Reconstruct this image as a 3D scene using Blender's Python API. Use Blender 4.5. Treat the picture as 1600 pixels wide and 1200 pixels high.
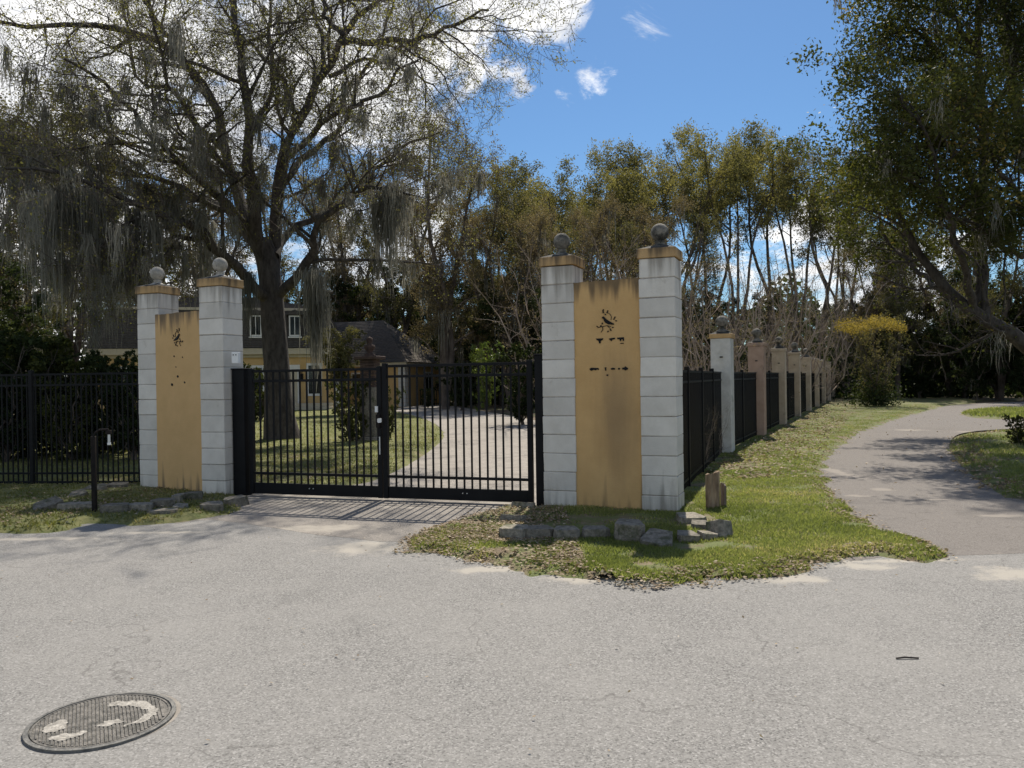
import bpy, bmesh, math, random
import numpy as np
from mathutils import Vector, Matrix, noise as mnoise
from mathutils.geometry import tessellate_polygon

for o in list(bpy.data.objects):
    bpy.data.objects.remove(o)
S = bpy.context.scene
COL = S.collection
PI = math.pi

# ------------------------------------------------------------------ camera
F = 1240.0
EYE = 1.6
cam = bpy.data.cameras.new('camera')
cam.sensor_width = 36
cam.lens = 36 * F / 1600
cam.clip_end = 3000
co = bpy.data.objects.new('camera', cam)
COL.objects.link(co)
PITCH = math.radians(-0.32)
ROLL = math.radians(-0.85)
RM = Matrix.Rotation(PI / 2 + PITCH, 3, 'X') @ Matrix.Rotation(ROLL, 3, 'Z')
co.matrix_world = Matrix.Translation((0, 0, EYE)) @ RM.to_4x4()
S.camera = co


def ray(px, py):
    return RM @ Vector(((px - 800) / F, -(py - 600) / F, -1))


def G(px, py, z=0.0):           # where the line of sight meets the level z
    r = ray(px, py)
    t = (z - EYE) / r.z
    return Vector((r.x * t, r.y * t, z))


def P(px, py, d):               # the point at distance d along +Y
    r = ray(px, py)
    t = d / r.y
    return Vector((r.x * t, d, EYE + r.z * t))


# ------------------------------------------------------------------ sun, sky, exposure
SUN_EL, SUN_AZ = 51.0, 11.0     # azimuth measured from +Y towards +X
sl = bpy.data.lights.new('sun', 'SUN')
sl.energy = 4.8
sl.angle = math.radians(0.55)
sl.color = (1.0, 0.93, 0.82)
so = bpy.data.objects.new('sun', sl)
COL.objects.link(so)
e, a = math.radians(SUN_EL), math.radians(SUN_AZ)
sd = Vector((math.sin(a) * math.cos(e), math.cos(a) * math.cos(e), math.sin(e)))
so.rotation_euler = sd.to_track_quat('Z', 'Y').to_euler()

W = bpy.data.worlds.new('World')
S.world = W
W.use_nodes = True
nt = W.node_tree
nt.nodes.clear()


def N(nt, t, **kw):
    n = nt.nodes.new(t)
    for k, v in kw.items():
        setattr(n, k, v)
    return n


def L(nt, a, b):
    nt.links.new(a, b)


def math_n(nt, op, a, b=None, clamp=False):
    n = N(nt, 'ShaderNodeMath', operation=op, use_clamp=clamp)
    for i, v in enumerate((a, b)):
        if v is None:
            continue
        if hasattr(v, 'links'):
            L(nt, v, n.inputs[i])
        else:
            n.inputs[i].default_value = v
    return n.outputs[0]


wo = N(nt, 'ShaderNodeOutputWorld')
bg = N(nt, 'ShaderNodeBackground')
sky = N(nt, 'ShaderNodeTexSky', sky_type='NISHITA', sun_disc=False)
sky.sun_elevation = e
sky.sun_rotation = a
sky.altitude = 20
sky.air_density = 1.1
sky.dust_density = 0.3
sky.ozone_density = 2.4
bg.inputs['Strength'].default_value = 0.060
tc = N(nt, 'ShaderNodeTexCoord')
nrm = N(nt, 'ShaderNodeVectorMath', operation='NORMALIZE')
L(nt, tc.outputs['Generated'], nrm.inputs[0])
mp = N(nt, 'ShaderNodeMapping')
mp.inputs['Scale'].default_value = (1.0, 1.0, 1.7)
L(nt, nrm.outputs[0], mp.inputs[0])
nz = N(nt, 'ShaderNodeTexNoise')
nz.inputs['Scale'].default_value = 5.5
nz.inputs['Detail'].default_value = 9
nz.inputs['Roughness'].default_value = 0.66
nz.inputs['Distortion'].default_value = 0.7
L(nt, mp.outputs[0], nz.inputs[0])
total = None
# (pixel x, y, angular radius in pixels, weight): the banks of cloud in the sky
CLOUDS = [(60, 120, 420, .40), (330, 60, 330, .36), (560, 90, 230, .34), (690, 100, 120, .3), (850, -10, 110, .36), (700, 20, 150, .26),
          (795, 128, 66, .30), (1010, 28, 75, .155), (930, 115, 52, .115), (872, 160, 42, .10), (1290, 400, 120, .30),
          (1180, 420, 130, .30), (1050, 470, 170, .26), (1430, 470, 170, .26), (600, 430, 260, .26), (200, 420, 300, .26), (60, 480, 200, .3)]
# unseen cloud banks added outside the view to whiten the blue skylight
AROUND = [((-1, .1, .35), 800, .28), ((-.8, -.7, .5), 800, .26), ((.1, -1, .45), 900, .26), ((.9, -.5, .5), 800, .26), ((1, .3, .3), 500, .25), ((-.3, -.3, 1), 700, .22)]
for (cx, cy, rr, wt) in CLOUDS + [(None, v, q, w_) for v, q, w_ in AROUND]:
    c = ray(cx, cy).normalized() if cx is not None else Vector(cy).normalized()
    dt = N(nt, 'ShaderNodeVectorMath', operation='DOT_PRODUCT')
    L(nt, nrm.outputs[0], dt.inputs[0])
    dt.inputs[1].default_value = c
    ang = rr / F
    mr = N(nt, 'ShaderNodeMapRange', interpolation_type='SMOOTHSTEP')
    mr.inputs['From Min'].default_value = math.cos(ang)
    mr.inputs['From Max'].default_value = 1.0
    mr.inputs['To Max'].default_value = wt
    L(nt, dt.outputs['Value'], mr.inputs['Value'])
    total = mr.outputs[0] if total is None else math_n(nt, 'MAXIMUM', total, mr.outputs[0])
dens = math_n(nt, 'ADD', nz.outputs['Fac'], total)
cr = N(nt, 'ShaderNodeMapRange', interpolation_type='SMOOTHSTEP')
cr.inputs['From Min'].default_value = 0.68
cr.inputs['From Max'].default_value = 0.82
L(nt, dens, cr.inputs['Value'])
tint = N(nt, 'ShaderNodeMix', data_type='RGBA', blend_type='MULTIPLY')
tint.inputs['Factor'].default_value = 1
L(nt, sky.outputs[0], tint.inputs['A'])
tint.inputs['B'].default_value = (0.66, 0.92, 1.15, 1)
nz2 = N(nt, 'ShaderNodeTexNoise')
nz2.inputs['Scale'].default_value = 9
nz2.inputs['Detail'].default_value = 6
L(nt, mp.outputs[0], nz2.inputs[0])
cc = N(nt, 'ShaderNodeMix', data_type='RGBA')
cc.inputs['A'].default_value = (8.6, 8.9, 9.5, 1)
cc.inputs['B'].default_value = (15.5, 15.3, 15.0, 1)
mr2 = N(nt, 'ShaderNodeMapRange')
mr2.inputs['From Min'].default_value = 0.35
mr2.inputs['From Max'].default_value = 0.6
L(nt, nz2.outputs['Fac'], mr2.inputs['Value'])
L(nt, mr2.outputs[0], cc.inputs['Factor'])
mx = N(nt, 'ShaderNodeMix', data_type='RGBA')
L(nt, cr.outputs[0], mx.inputs['Factor'])
L(nt, tint.outputs['Result'], mx.inputs['A'])
L(nt, cc.outputs['Result'], mx.inputs['B'])
L(nt, mx.outputs['Result'], bg.inputs['Color'])
L(nt, bg.outputs[0], wo.inputs[0])

S.view_settings.view_transform = 'Standard'
S.view_settings.look = 'None'
S.view_settings.gamma = 1
S.view_settings.use_curve_mapping = False
S.view_settings.exposure = 0.50
S.cycles.max_bounces = 6
S.cycles.diffuse_bounces = 3
S.cycles.transmission_bounces = 4
S.cycles.transparent_max_bounces = 4


# ------------------------------------------------------------------ materials
def rgb(c):
    return (c[0], c[1], c[2], 1)


def pm(name, c1, c2=None, scale=8, rough=.8, bump=0, bscale=60, c3=None, s3=1.2, lo3=.52, hi3=.68, metal=0, spec=.3,
       detail=6, stretch=None, streak=None):
    """plain surface: two colours mottled by noise, an optional third in larger patches, fine bump"""
    m = bpy.data.materials.new(name)
    m.use_nodes = True
    t = m.node_tree
    b = t.nodes['Principled BSDF']
    b.inputs['Roughness'].default_value = rough
    b.inputs['Metallic'].default_value = metal
    b.inputs['Specular IOR Level'].default_value = spec
    geo = N(t, 'ShaderNodeNewGeometry')
    pos = geo.outputs['Position']
    if stretch:
        mp = N(t, 'ShaderNodeMapping')
        mp.inputs['Scale'].default_value = stretch
        L(t, pos, mp.inputs[0])
        pos = mp.outputs[0]
    col = None
    if c2 is not None:
        n = N(t, 'ShaderNodeTexNoise')
        n.inputs['Scale'].default_value = scale
        n.inputs['Detail'].default_value = detail
        n.inputs['Roughness'].default_value = .65
        L(t, pos, n.inputs[0])
        r = N(t, 'ShaderNodeMapRange')
        r.inputs['From Min'].default_value = .36
        r.inputs['From Max'].default_value = .64
        L(t, n.outputs['Fac'], r.inputs['Value'])
        x = N(t, 'ShaderNodeMix', data_type='RGBA')
        x.inputs['A'].default_value = rgb(c1)
        x.inputs['B'].default_value = rgb(c2)
        L(t, r.outputs[0], x.inputs['Factor'])
        col = x.outputs['Result']
        if c3 is not None:
            n3 = N(t, 'ShaderNodeTexNoise')
            n3.inputs['Scale'].default_value = s3
            n3.inputs['Detail'].default_value = 7
            n3.inputs['Roughness'].default_value = .7
            L(t, pos, n3.inputs[0])
            r3 = N(t, 'ShaderNodeMapRange', interpolation_type='SMOOTHSTEP')
            r3.inputs['From Min'].default_value = lo3
            r3.inputs['From Max'].default_value = hi3
            L(t, n3.outputs['Fac'], r3.inputs['Value'])
            x3 = N(t, 'ShaderNodeMix', data_type='RGBA')
            L(t, r3.outputs[0], x3.inputs['Factor'])
            L(t, col, x3.inputs['A'])
            x3.inputs['B'].default_value = rgb(c3)
            col = x3.outputs['Result']
        L(t, col, b.inputs['Base Color'])
    else:
        b.inputs['Base Color'].default_value = rgb(c1)
    if bump:
        nb = N(t, 'ShaderNodeTexNoise')
        nb.inputs['Scale'].default_value = bscale
        nb.inputs['Detail'].default_value = 5
        L(t, pos, nb.inputs[0])
        bp = N(t, 'ShaderNodeBump')
        bp.inputs['Strength'].default_value = bump
        bp.inputs['Distance'].default_value = .02
        L(t, nb.outputs['Fac'], bp.inputs['Height'])
        L(t, bp.outputs[0], b.inputs['Normal'])
    return m


def leafmat(name, ca, cb, cc=None, transl=.35, rough=.45, spec=.4, glow=(1.5, 1.5, .8)):
    """leaf or blade: colour from the piece's own tint attribute, light shining through"""
    m = bpy.data.materials.new(name)
    m.use_nodes = True
    t = m.node_tree
    b = t.nodes['Principled BSDF']
    out = t.nodes['Material Output']
    at = N(t, 'ShaderNodeAttribute', attribute_name='tint')
    r = N(t, 'ShaderNodeValToRGB')
    r.color_ramp.elements[0].color = rgb(ca)
    r.color_ramp.elements[1].color = rgb(cb)
    if cc:
        r.color_ramp.elements[1].position = .8
        el = r.color_ramp.elements.new(1.0)
        el.color = rgb(cc)
    L(t, at.outputs['Fac'], r.inputs[0])
    L(t, r.outputs[0], b.inputs['Base Color'])
    b.inputs['Roughness'].default_value = rough
    b.inputs['Specular IOR Level'].default_value = spec
    tr = N(t, 'ShaderNodeBsdfTranslucent')
    g = N(t, 'ShaderNodeMix', data_type='RGBA', blend_type='MULTIPLY')
    g.inputs['Factor'].default_value = 1
    L(t, r.outputs[0], g.inputs['A'])
    g.inputs['B'].default_value = rgb(glow)
    L(t, g.outputs['Result'], tr.inputs['Color'])
    ms = N(t, 'ShaderNodeMixShader')
    ms.inputs[0].default_value = transl
    L(t, b.outputs[0], ms.inputs[1])
    L(t, tr.outputs[0], ms.inputs[2])
    L(t, ms.outputs[0], out.inputs[0])
    return m


M = {}
M['bark'] = pm('bark', (.035, .029, .025), (.095, .082, .07), 9, .95, .8, 25, stretch=(1, 1, .35))
M['bark_far'] = pm('bark_far', (.07, .055, .045), (.15, .12, .10), 2, .95)
M['twig'] = pm('twig', (.075, .06, .05), (.13, .105, .088), 3, .9)
M['twig_pale'] = pm('twig_pale', (.20, .155, .125), (.33, .27, .22), 1.2, .9)
M['oak_leaf'] = leafmat('oak_leaf', (.10, .10, .04), (.21, .20, .08), (.30, .23, .11), .45, .6, .1)
M['moss'] = leafmat('moss', (.14, .135, .11), (.27, .26, .215), (.40, .375, .31), .45, .95, .05, (1, 1, 1))
M['leaf_yellow'] = leafmat('leaf_yellow', (.10, .10, .04), (.25, .23, .09), (.40, .33, .15), .45, .65, .08, (1.3, 1.25, .8))
M['leaf_olive'] = leafmat('leaf_olive', (.075, .075, .032), (.16, .15, .065), (.25, .20, .11), .38, .65, .08, (1.3, 1.25, .8))
M['leaf_brownish'] = leafmat('leaf_brownish', (.11, .09, .05), (.21, .17, .095), (.30, .24, .14), .38, .65, .08, (1.2, 1.15, .85))
M['leaf_dark'] = leafmat('leaf_dark', (.02, .03, .012), (.05, .065, .024), (.11, .12, .045), .3, .65, .1)
M['leaf_gloss'] = leafmat('leaf_gloss', (.035, .045, .014), (.095, .10, .028), (.27, .19, .06), .36, .6, .14)
M['leaf_bright'] = leafmat('leaf_bright', (.08, .12, .03), (.22, .26, .06), None, .45)
M['flower'] = leafmat('flower', (.22, .17, .04), (.44, .33, .09), None, .25, .8, .1)
M['grass'] = leafmat('grass', (.115, .145, .04), (.24, .265, .09), (.42, .36, .20), .45, .6, .2, (1.4, 1.4, .9))
M['grass_dry'] = leafmat('grass_dry', (.10, .12, .035), (.21, .20, .08), (.36, .30, .17), .35, .7, .2)
M['litter'] = leafmat('litter', (.14, .10, .065), (.36, .28, .19), (.60, .52, .42), .15, .8, .2)
def asphalt(name, dark, mid, light, patch, spots=(), spotcol=(.385, .352, .30)):
    """worn aggregate: small stones of three greys in dark binder, big soft patches, pale sandy worn spots"""
    m = bpy.data.materials.new(name); m.use_nodes = True
    t = m.node_tree; b = t.nodes['Principled BSDF']
    b.inputs['Roughness'].default_value = .92; b.inputs['Specular IOR Level'].default_value = .2
    geo = N(t, 'ShaderNodeNewGeometry'); pos = geo.outputs['Position']
    v = N(t, 'ShaderNodeTexVoronoi'); v.inputs['Scale'].default_value = 115
    L(t, pos, v.inputs[0])
    sp = N(t, 'ShaderNodeSeparateColor'); L(t, v.outputs['Color'], sp.inputs[0])
    r = N(t, 'ShaderNodeValToRGB')
    e_ = r.color_ramp.elements
    e_[0].color = rgb(dark); e_[1].position = 1; e_[1].color = rgb(light)
    k = e_.new(.30); k.color = rgb(mid)
    k = e_.new(.80); k.color = rgb([x * 1.22 for x in mid])
    L(t, sp.outputs[0], r.inputs[0])
    n = N(t, 'ShaderNodeTexNoise'); n.inputs['Scale'].default_value = .7; n.inputs['Detail'].default_value = 9; n.inputs['Roughness'].default_value = .72
    L(t, pos, n.inputs[0])
    mr = N(t, 'ShaderNodeMapRange'); mr.inputs['From Min'].default_value = .38; mr.inputs['From Max'].default_value = .66
    mr.inputs['To Max'].default_value = .55
    L(t, n.outputs['Fac'], mr.inputs['Value'])
    x = N(t, 'ShaderNodeMix', data_type='RGBA'); L(t, mr.outputs[0], x.inputs['Factor']); L(t, r.outputs[0], x.inputs['A']); x.inputs['B'].default_value = rgb(patch)
    res = x.outputs['Result']
    nd = N(t, 'ShaderNodeTexNoise'); nd.inputs['Scale'].default_value = .33; nd.inputs['Detail'].default_value = 6; nd.inputs['Roughness'].default_value = .75; nd.inputs['Distortion'].default_value = .6
    L(t, pos, nd.inputs[0])
    md = N(t, 'ShaderNodeMapRange', interpolation_type='SMOOTHSTEP'); md.inputs['From Min'].default_value = .54; md.inputs['From Max'].default_value = .70; md.inputs['To Max'].default_value = .38
    L(t, nd.outputs['Fac'], md.inputs['Value'])
    xd = N(t, 'ShaderNodeMix', data_type='RGBA'); L(t, md.outputs[0], xd.inputs['Factor']); L(t, res, xd.inputs['A']); xd.inputs['B'].default_value = rgb([c * .55 for c in mid])
    dst = N(t, 'ShaderNodeTexNoise'); dst.inputs['Scale'].default_value = 2.2; dst.inputs['Detail'].default_value = 6
    L(t, pos, dst.inputs[0])
    am = N(t, 'ShaderNodeVectorMath', operation='SCALE'); L(t, dst.outputs['Color'], am.inputs[0]); am.inputs['Scale'].default_value = .8
    ad = N(t, 'ShaderNodeVectorMath', operation='ADD'); L(t, pos, ad.inputs[0]); L(t, am.outputs[0], ad.inputs[1])
    vc = N(t, 'ShaderNodeTexVoronoi', feature='DISTANCE_TO_EDGE'); vc.inputs['Scale'].default_value = .42
    L(t, ad.outputs[0], vc.inputs[0])
    ck = N(t, 'ShaderNodeMapRange'); ck.inputs['From Min'].default_value = .0; ck.inputs['From Max'].default_value = .0045; ck.inputs['To Min'].default_value = .45; ck.inputs['To Max'].default_value = 0
    L(t, vc.outputs['Distance'], ck.inputs['Value'])
    gate_ = N(t, 'ShaderNodeMapRange', interpolation_type='SMOOTHSTEP'); gate_.inputs['From Min'].default_value = .44; gate_.inputs['From Max'].default_value = .54
    L(t, n.outputs['Fac'], gate_.inputs['Value'])
    xc = N(t, 'ShaderNodeMix', data_type='RGBA'); L(t, math_n(t, 'MULTIPLY', ck.outputs[0], gate_.outputs[0]), xc.inputs['Factor']); L(t, xd.outputs['Result'], xc.inputs['A']); xc.inputs['B'].default_value = (.05, .045, .04, 1)
    res = xc.outputs['Result']
    nf = N(t, 'ShaderNodeTexNoise'); nf.inputs['Scale'].default_value = 4.5; nf.inputs['Detail'].default_value = 8; nf.inputs['Roughness'].default_value = .7
    L(t, pos, nf.inputs[0])
    tot = None
    for (cx, cy, rx, ry, an) in spots:
        mp_ = N(t, 'ShaderNodeMapping', vector_type='TEXTURE')
        mp_.inputs['Location'].default_value = (cx, cy, 0); mp_.inputs['Rotation'].default_value = (0, 0, an); mp_.inputs['Scale'].default_value = (rx, ry, 1)
        L(t, pos, mp_.inputs[0])
        ln = N(t, 'ShaderNodeVectorMath', operation='LENGTH'); L(t, mp_.outputs[0], ln.inputs[0])
        w = math_n(t, 'ADD', ln.outputs['Value'], math_n(t, 'MULTIPLY', nf.outputs['Fac'], 2.4))
        q = N(t, 'ShaderNodeMapRange', interpolation_type='SMOOTHSTEP'); q.inputs['From Min'].default_value = 2.25; q.inputs['From Max'].default_value = 1.55
        L(t, w, q.inputs['Value'])
        tot = q.outputs[0] if tot is None else math_n(t, 'MAXIMUM', tot, q.outputs[0])
    if tot is not None:
        x2 = N(t, 'ShaderNodeMix', data_type='RGBA'); L(t, math_n(t, 'MULTIPLY', tot, .85), x2.inputs['Factor']); L(t, res, x2.inputs['A']); x2.inputs['B'].default_value = rgb(spotcol)
        res = x2.outputs['Result']
    L(t, res, b.inputs['Base Color'])
    bp = N(t, 'ShaderNodeBump'); bp.inputs['Strength'].default_value = .55; bp.inputs['Distance'].default_value = .006
    L(t, sp.outputs[1], bp.inputs['Height']); L(t, bp.outputs[0], b.inputs['Normal'])
    return m


def spot(px, py, wpx, hpx, an=0):
    g = G(px, py); u = G(px, py - hpx / 2).y - G(px, py + hpx / 2).y
    return (g.x, g.y, wpx / F * g.y / 2, abs(u) / 2, an)


M['asphalt'] = asphalt('asphalt', (.095, .092, .086), (.195, .188, .176), (.35, .338, .318), (.28, .268, .248),
                       [spot(570, 856, 150, 26), spot(1590, 898, 160, 30), spot(900, 905, 120, 16), spot(1240, 905, 130, 18), spot(1350, 885, 120, 14), spot(540, 828, 170, 14), spot(250, 832, 160, 5),
                        spot(60, 842, 200, 6), spot(1420, 876, 260, 7, .02), spot(760, 890, 160, 12)])
M['path'] = asphalt('path', (.10, .088, .078), (.162, .146, .131), (.245, .225, .20), (.19, .172, .154),
                    [spot(1380, 765, 40, 7), spot(1340, 775, 50, 5), spot(1465, 781, 40, 4), spot(1560, 806, 90, 6), spot(1300, 735, 30, 30), spot(1420, 672, 60, 4), spot(1520, 675, 60, 5), spot(1600, 870, 260, 14)], (.27, .24, .205))
M['apron'] = asphalt('apron', (.12, .108, .095), (.21, .19, .168), (.33, .30, .265), (.27, .245, .215),
                     [spot(500, 826, 200, 14), spot(480, 783, 200, 10), spot(640, 790, 200, 12), spot(700, 780, 180, 12)], (.36, .325, .275))
M['concrete'] = pm('concrete', (.22, .198, .172), (.31, .28, .24), 6, .9, .35, 80, c3=(.19, .17, .148), s3=1.3, lo3=.5, hi3=.68)
M['dirt'] = pm('dirt', (.12, .09, .055), (.22, .17, .11), 12, .95, .8, 50, c3=(.12, .14, .045), s3=2.5, lo3=.38, hi3=.55)
M['forest'] = pm('forest', (.075, .055, .035), (.19, .14, .09), 6, .95, .6, 30, c3=(.08, .09, .03), s3=.35, lo3=.48, hi3=.6)
M['lawn_soil'] = pm('lawn_soil', (.10, .12, .035), (.19, .18, .07), 7, .95, .6, 40, c3=(.22, .17, .10), s3=.8, lo3=.55, hi3=.7)
M['sand'] = pm('sand', (.50, .46, .40), (.62, .57, .50), 20, .9, .3, 80)
M['black_metal'] = pm('black_metal', (.005, .005, .006), (.009, .009, .010), 5, .5, spec=.16)
M['rusty_metal'] = pm('rusty_metal', (.008, .008, .008), (.022, .016, .014), 14, .7, spec=.15)
M['steel'] = pm('steel', (.55, .55, .54), None, rough=.35, metal=.6)
M['white_plastic'] = pm('white_plastic', (.75, .75, .72), None, rough=.5)
M['stone'] = pm('stone', (.13, .12, .10), (.28, .255, .215), 22, .95, .8, 60, c3=(.08, .085, .05), s3=4, lo3=.5, hi3=.66)
M['finial'] = pm('finial', (.10, .09, .075), (.26, .24, .20), 9, .9, .4, 60, c3=(.035, .035, .03), s3=6, lo3=.46, hi3=.62)
M['finial_pale'] = pm('finial_pale', (.27, .25, .21), (.46, .42, .36), 9, .9, .3, 60, c3=(.16, .15, .13), s3=6, lo3=.55, hi3=.66)
M['lead'] = pm('lead', (.03, .03, .028), (.07, .065, .055), 15, .9, .5, 60)
M['iron'] = pm('iron', (.07, .068, .06), (.19, .175, .155), 28, .75, .6, 70, c3=(.25, .23, .20), s3=5, lo3=.52, hi3=.7)
M['iron_rim'] = pm('iron_rim', (.08, .08, .075), (.2, .19, .17), 20, .55, .4, 60)
M['old_paint'] = pm('old_paint', (.20, .185, .16), (.44, .41, .36), 34, .85, .5, 90)
M['wood'] = pm('wood', (.09, .055, .035), (.36, .26, .17), 7, .9, .8, 40, stretch=(1.6, 1.6, .3))
M['wood_grey'] = pm('wood_grey', (.13, .10, .08), (.25, .20, .16), 12, .9, .8, 40, stretch=(1.6, 1.6, .3))
M['shingle'] = pm('shingle', (.045, .04, .036), (.10, .088, .078), 7, .9, .3, 30, stretch=(1, 1, 4))
M['shingle_lit'] = pm('shingle_lit', (.10, .085, .07), (.17, .145, .12), 7, .9, .3, 30, stretch=(1, 1, 4))  # lighter copy of shingle: sunlight on one garage slope, painted into the colour
M['yellow_wall'] = pm('yellow_wall', (.56, .37, .16), (.63, .43, .20), 2, .9)
M['cream'] = pm('cream', (.50, .43, .31), (.57, .50, .37), 3, .8)
M['white_trim'] = pm('white_trim', (.72, .70, .65), (.78, .76, .72), 4, .7)
M['glass'] = pm('glass', (.012, .016, .018), None, rough=.08, spec=.6)
M['brick_red'] = pm('brick_red', (.05, .034, .028), (.09, .058, .046), 14, .9, .4, 50)
M['quoin'] = pm('quoin', (.60, .59, .56), (.70, .69, .66), 5, .85)
M['terracotta'] = pm('terracotta', (.19, .085, .05), (.28, .14, .085), 8, .85)
M['pier_pale'] = pm('pier_pale', (.45, .44, .40), (.56, .55, .51), 5, .9, .3, 50, c3=(.25, .25, .21), s3=2.2, lo3=.56, hi3=.72)
M['pier_pink'] = pm('pier_pink', (.36, .245, .18), (.44, .31, .235), 4, .9, .3, 50, c3=(.17, .13, .105), s3=2.2, lo3=.56, hi3=.72)
M['pier_tan'] = pm('pier_tan', (.42, .335, .25), (.52, .425, .32), 4, .9, .3, 50, c3=(.20, .17, .135), s3=2.2, lo3=.56, hi3=.72)


def stained(name, c1, c2, top_z, stain, lo=.0, run=.9, spot=None, base_stain=True):
    """painted masonry with mildew running down from its top edge and splash dirt at its foot"""
    m = pm(name, c1, c2, 3.0, .88, .22, 55)
    t = m.node_tree
    b = t.nodes['Principled BSDF']
    src = b.inputs['Base Color'].links[0].from_socket
    geo = N(t, 'ShaderNodeNewGeometry')
    mp_ = N(t, 'ShaderNodeMapping')
    mp_.inputs['Scale'].default_value = (9, 9, .7)
    L(t, geo.outputs['Position'], mp_.inputs[0])
    n = N(t, 'ShaderNodeTexNoise')
    n.inputs['Scale'].default_value = 1.0
    n.inputs['Detail'].default_value = 5
    L(t, mp_.outputs[0], n.inputs[0])
    sp = N(t, 'ShaderNodeSeparateXYZ')
    L(t, geo.outputs['Position'], sp.inputs[0])
    g = N(t, 'ShaderNodeMapRange')
    g.inputs['From Min'].default_value = top_z - run
    g.inputs['From Max'].default_value = top_z
    g.inputs['To Min'].default_value = -.16
    g.inputs['To Max'].default_value = .34
    L(t, sp.outputs['Z'], g.inputs['Value'])
    s = math_n(t, 'ADD', n.outputs['Fac'], g.outputs[0])
    if base_stain:
        g2 = N(t, 'ShaderNodeMapRange')
        g2.inputs['From Min'].default_value = .55
        g2.inputs['From Max'].default_value = 0.0
        g2.inputs['To Min'].default_value = 0
        g2.inputs['To Max'].default_value = .32
        L(t, sp.outputs['Z'], g2.inputs['Value'])
        s = math_n(t, 'ADD', s, g2.outputs[0])
    r = N(t, 'ShaderNodeMapRange', interpolation_type='SMOOTHSTEP')
    r.inputs['From Min'].default_value = .52
    r.inputs['From Max'].default_value = .82
    L(t, s, r.inputs['Value'])
    f = math_n(t, 'MULTIPLY', r.outputs[0], .85)
    x = N(t, 'ShaderNodeMix', data_type='RGBA')
    L(t, f, x.inputs['Factor'])
    L(t, src, x.inputs['A'])
    x.inputs['B'].default_value = rgb(stain)
    res = x.outputs['Result']
    if spot:        # a long grey water mark down the middle of the panel
        (cx, cy, cz), (sx, sy, sz) = spot
        v = N(t, 'ShaderNodeVectorMath', operation='SUBTRACT')
        L(t, geo.outputs['Position'], v.inputs[0])
        v.inputs[1].default_value = (cx, cy, cz)
        v2 = N(t, 'ShaderNodeVectorMath', operation='MULTIPLY')
        L(t, v.outputs[0], v2.inputs[0])
        v2.inputs[1].default_value = (1 / sx, 1 / sy, 1 / sz)
        ln = N(t, 'ShaderNodeVectorMath', operation='LENGTH')
        L(t, v2.outputs[0], ln.inputs[0])
        w = math_n(t, 'ADD', ln.outputs['Value'], math_n(t, 'MULTIPLY', n.outputs['Fac'], .8))
        r2 = N(t, 'ShaderNodeMapRange', interpolation_type='SMOOTHSTEP')
        r2.inputs['From Min'].default_value = 1.5
        r2.inputs['From Max'].default_value = .5
        r2.inputs['To Max'].default_value = .55
        L(t, w, r2.inputs['Value'])
        x2 = N(t, 'ShaderNodeMix', data_type='RGBA')
        L(t, r2.outputs[0], x2.inputs['Factor'])
        L(t, res, x2.inputs['A'])
        x2.inputs['B'].default_value = (.20, .14, .085, 1)
        res = x2.outputs['Result']
    L(t, res, b.inputs['Base Color'])
    return m


M['block'] = stained('block', (.60, .575, .53), (.70, .675, .63), 3.15, (.25, .23, .20), run=.8)
def vary(m, lo, hi, warm=.06):
    """each block or stone its own shade of the same colour, with a few scuffs and rust-brown blots"""
    t = m.node_tree; b = t.nodes['Principled BSDF']
    src = b.inputs['Base Color'].links[0].from_socket
    oi = N(t, 'ShaderNodeObjectInfo')
    r = N(t, 'ShaderNodeMapRange'); r.inputs['To Min'].default_value = lo; r.inputs['To Max'].default_value = hi
    L(t, oi.outputs['Random'], r.inputs['Value'])
    cb = N(t, 'ShaderNodeCombineColor')
    L(t, r.outputs[0], cb.inputs[0]); L(t, math_n(t, 'MULTIPLY', r.outputs[0], 1 - warm * .35), cb.inputs[1]); L(t, math_n(t, 'MULTIPLY', r.outputs[0], 1 - warm), cb.inputs[2])
    x = N(t, 'ShaderNodeMix', data_type='RGBA', blend_type='MULTIPLY'); x.inputs['Factor'].default_value = 1
    L(t, src, x.inputs['A']); L(t, cb.outputs[0], x.inputs['B'])
    geo = N(t, 'ShaderNodeNewGeometry')
    n = N(t, 'ShaderNodeTexNoise'); n.inputs['Scale'].default_value = 5.5; n.inputs['Detail'].default_value = 9; n.inputs['Roughness'].default_value = .75
    L(t, geo.outputs['Position'], n.inputs[0])
    q = N(t, 'ShaderNodeMapRange', interpolation_type='SMOOTHSTEP'); q.inputs['From Min'].default_value = .58; q.inputs['From Max'].default_value = .74; q.inputs['To Max'].default_value = .5
    L(t, n.outputs['Fac'], q.inputs['Value'])
    y = N(t, 'ShaderNodeMix', data_type='RGBA'); L(t, q.outputs[0], y.inputs['Factor']); L(t, x.outputs['Result'], y.inputs['A']); y.inputs['B'].default_value = (.30, .255, .20, 1)
    L(t, y.outputs['Result'], b.inputs['Base Color'])


vary(M['block'], .86, 1.06)
vary(M['stone'], .75, 1.35)
M['cap'] = stained('cap', (.42, .27, .12), (.50, .33, .16), 3.2, (.07, .055, .04), run=.42, base_stain=False)
M['mortar'] = pm('mortar', (.22, .19, .16), (.36, .32, .28), 20, .95)

# ------------------------------------------------------------------ helpers
OCC = {}


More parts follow.
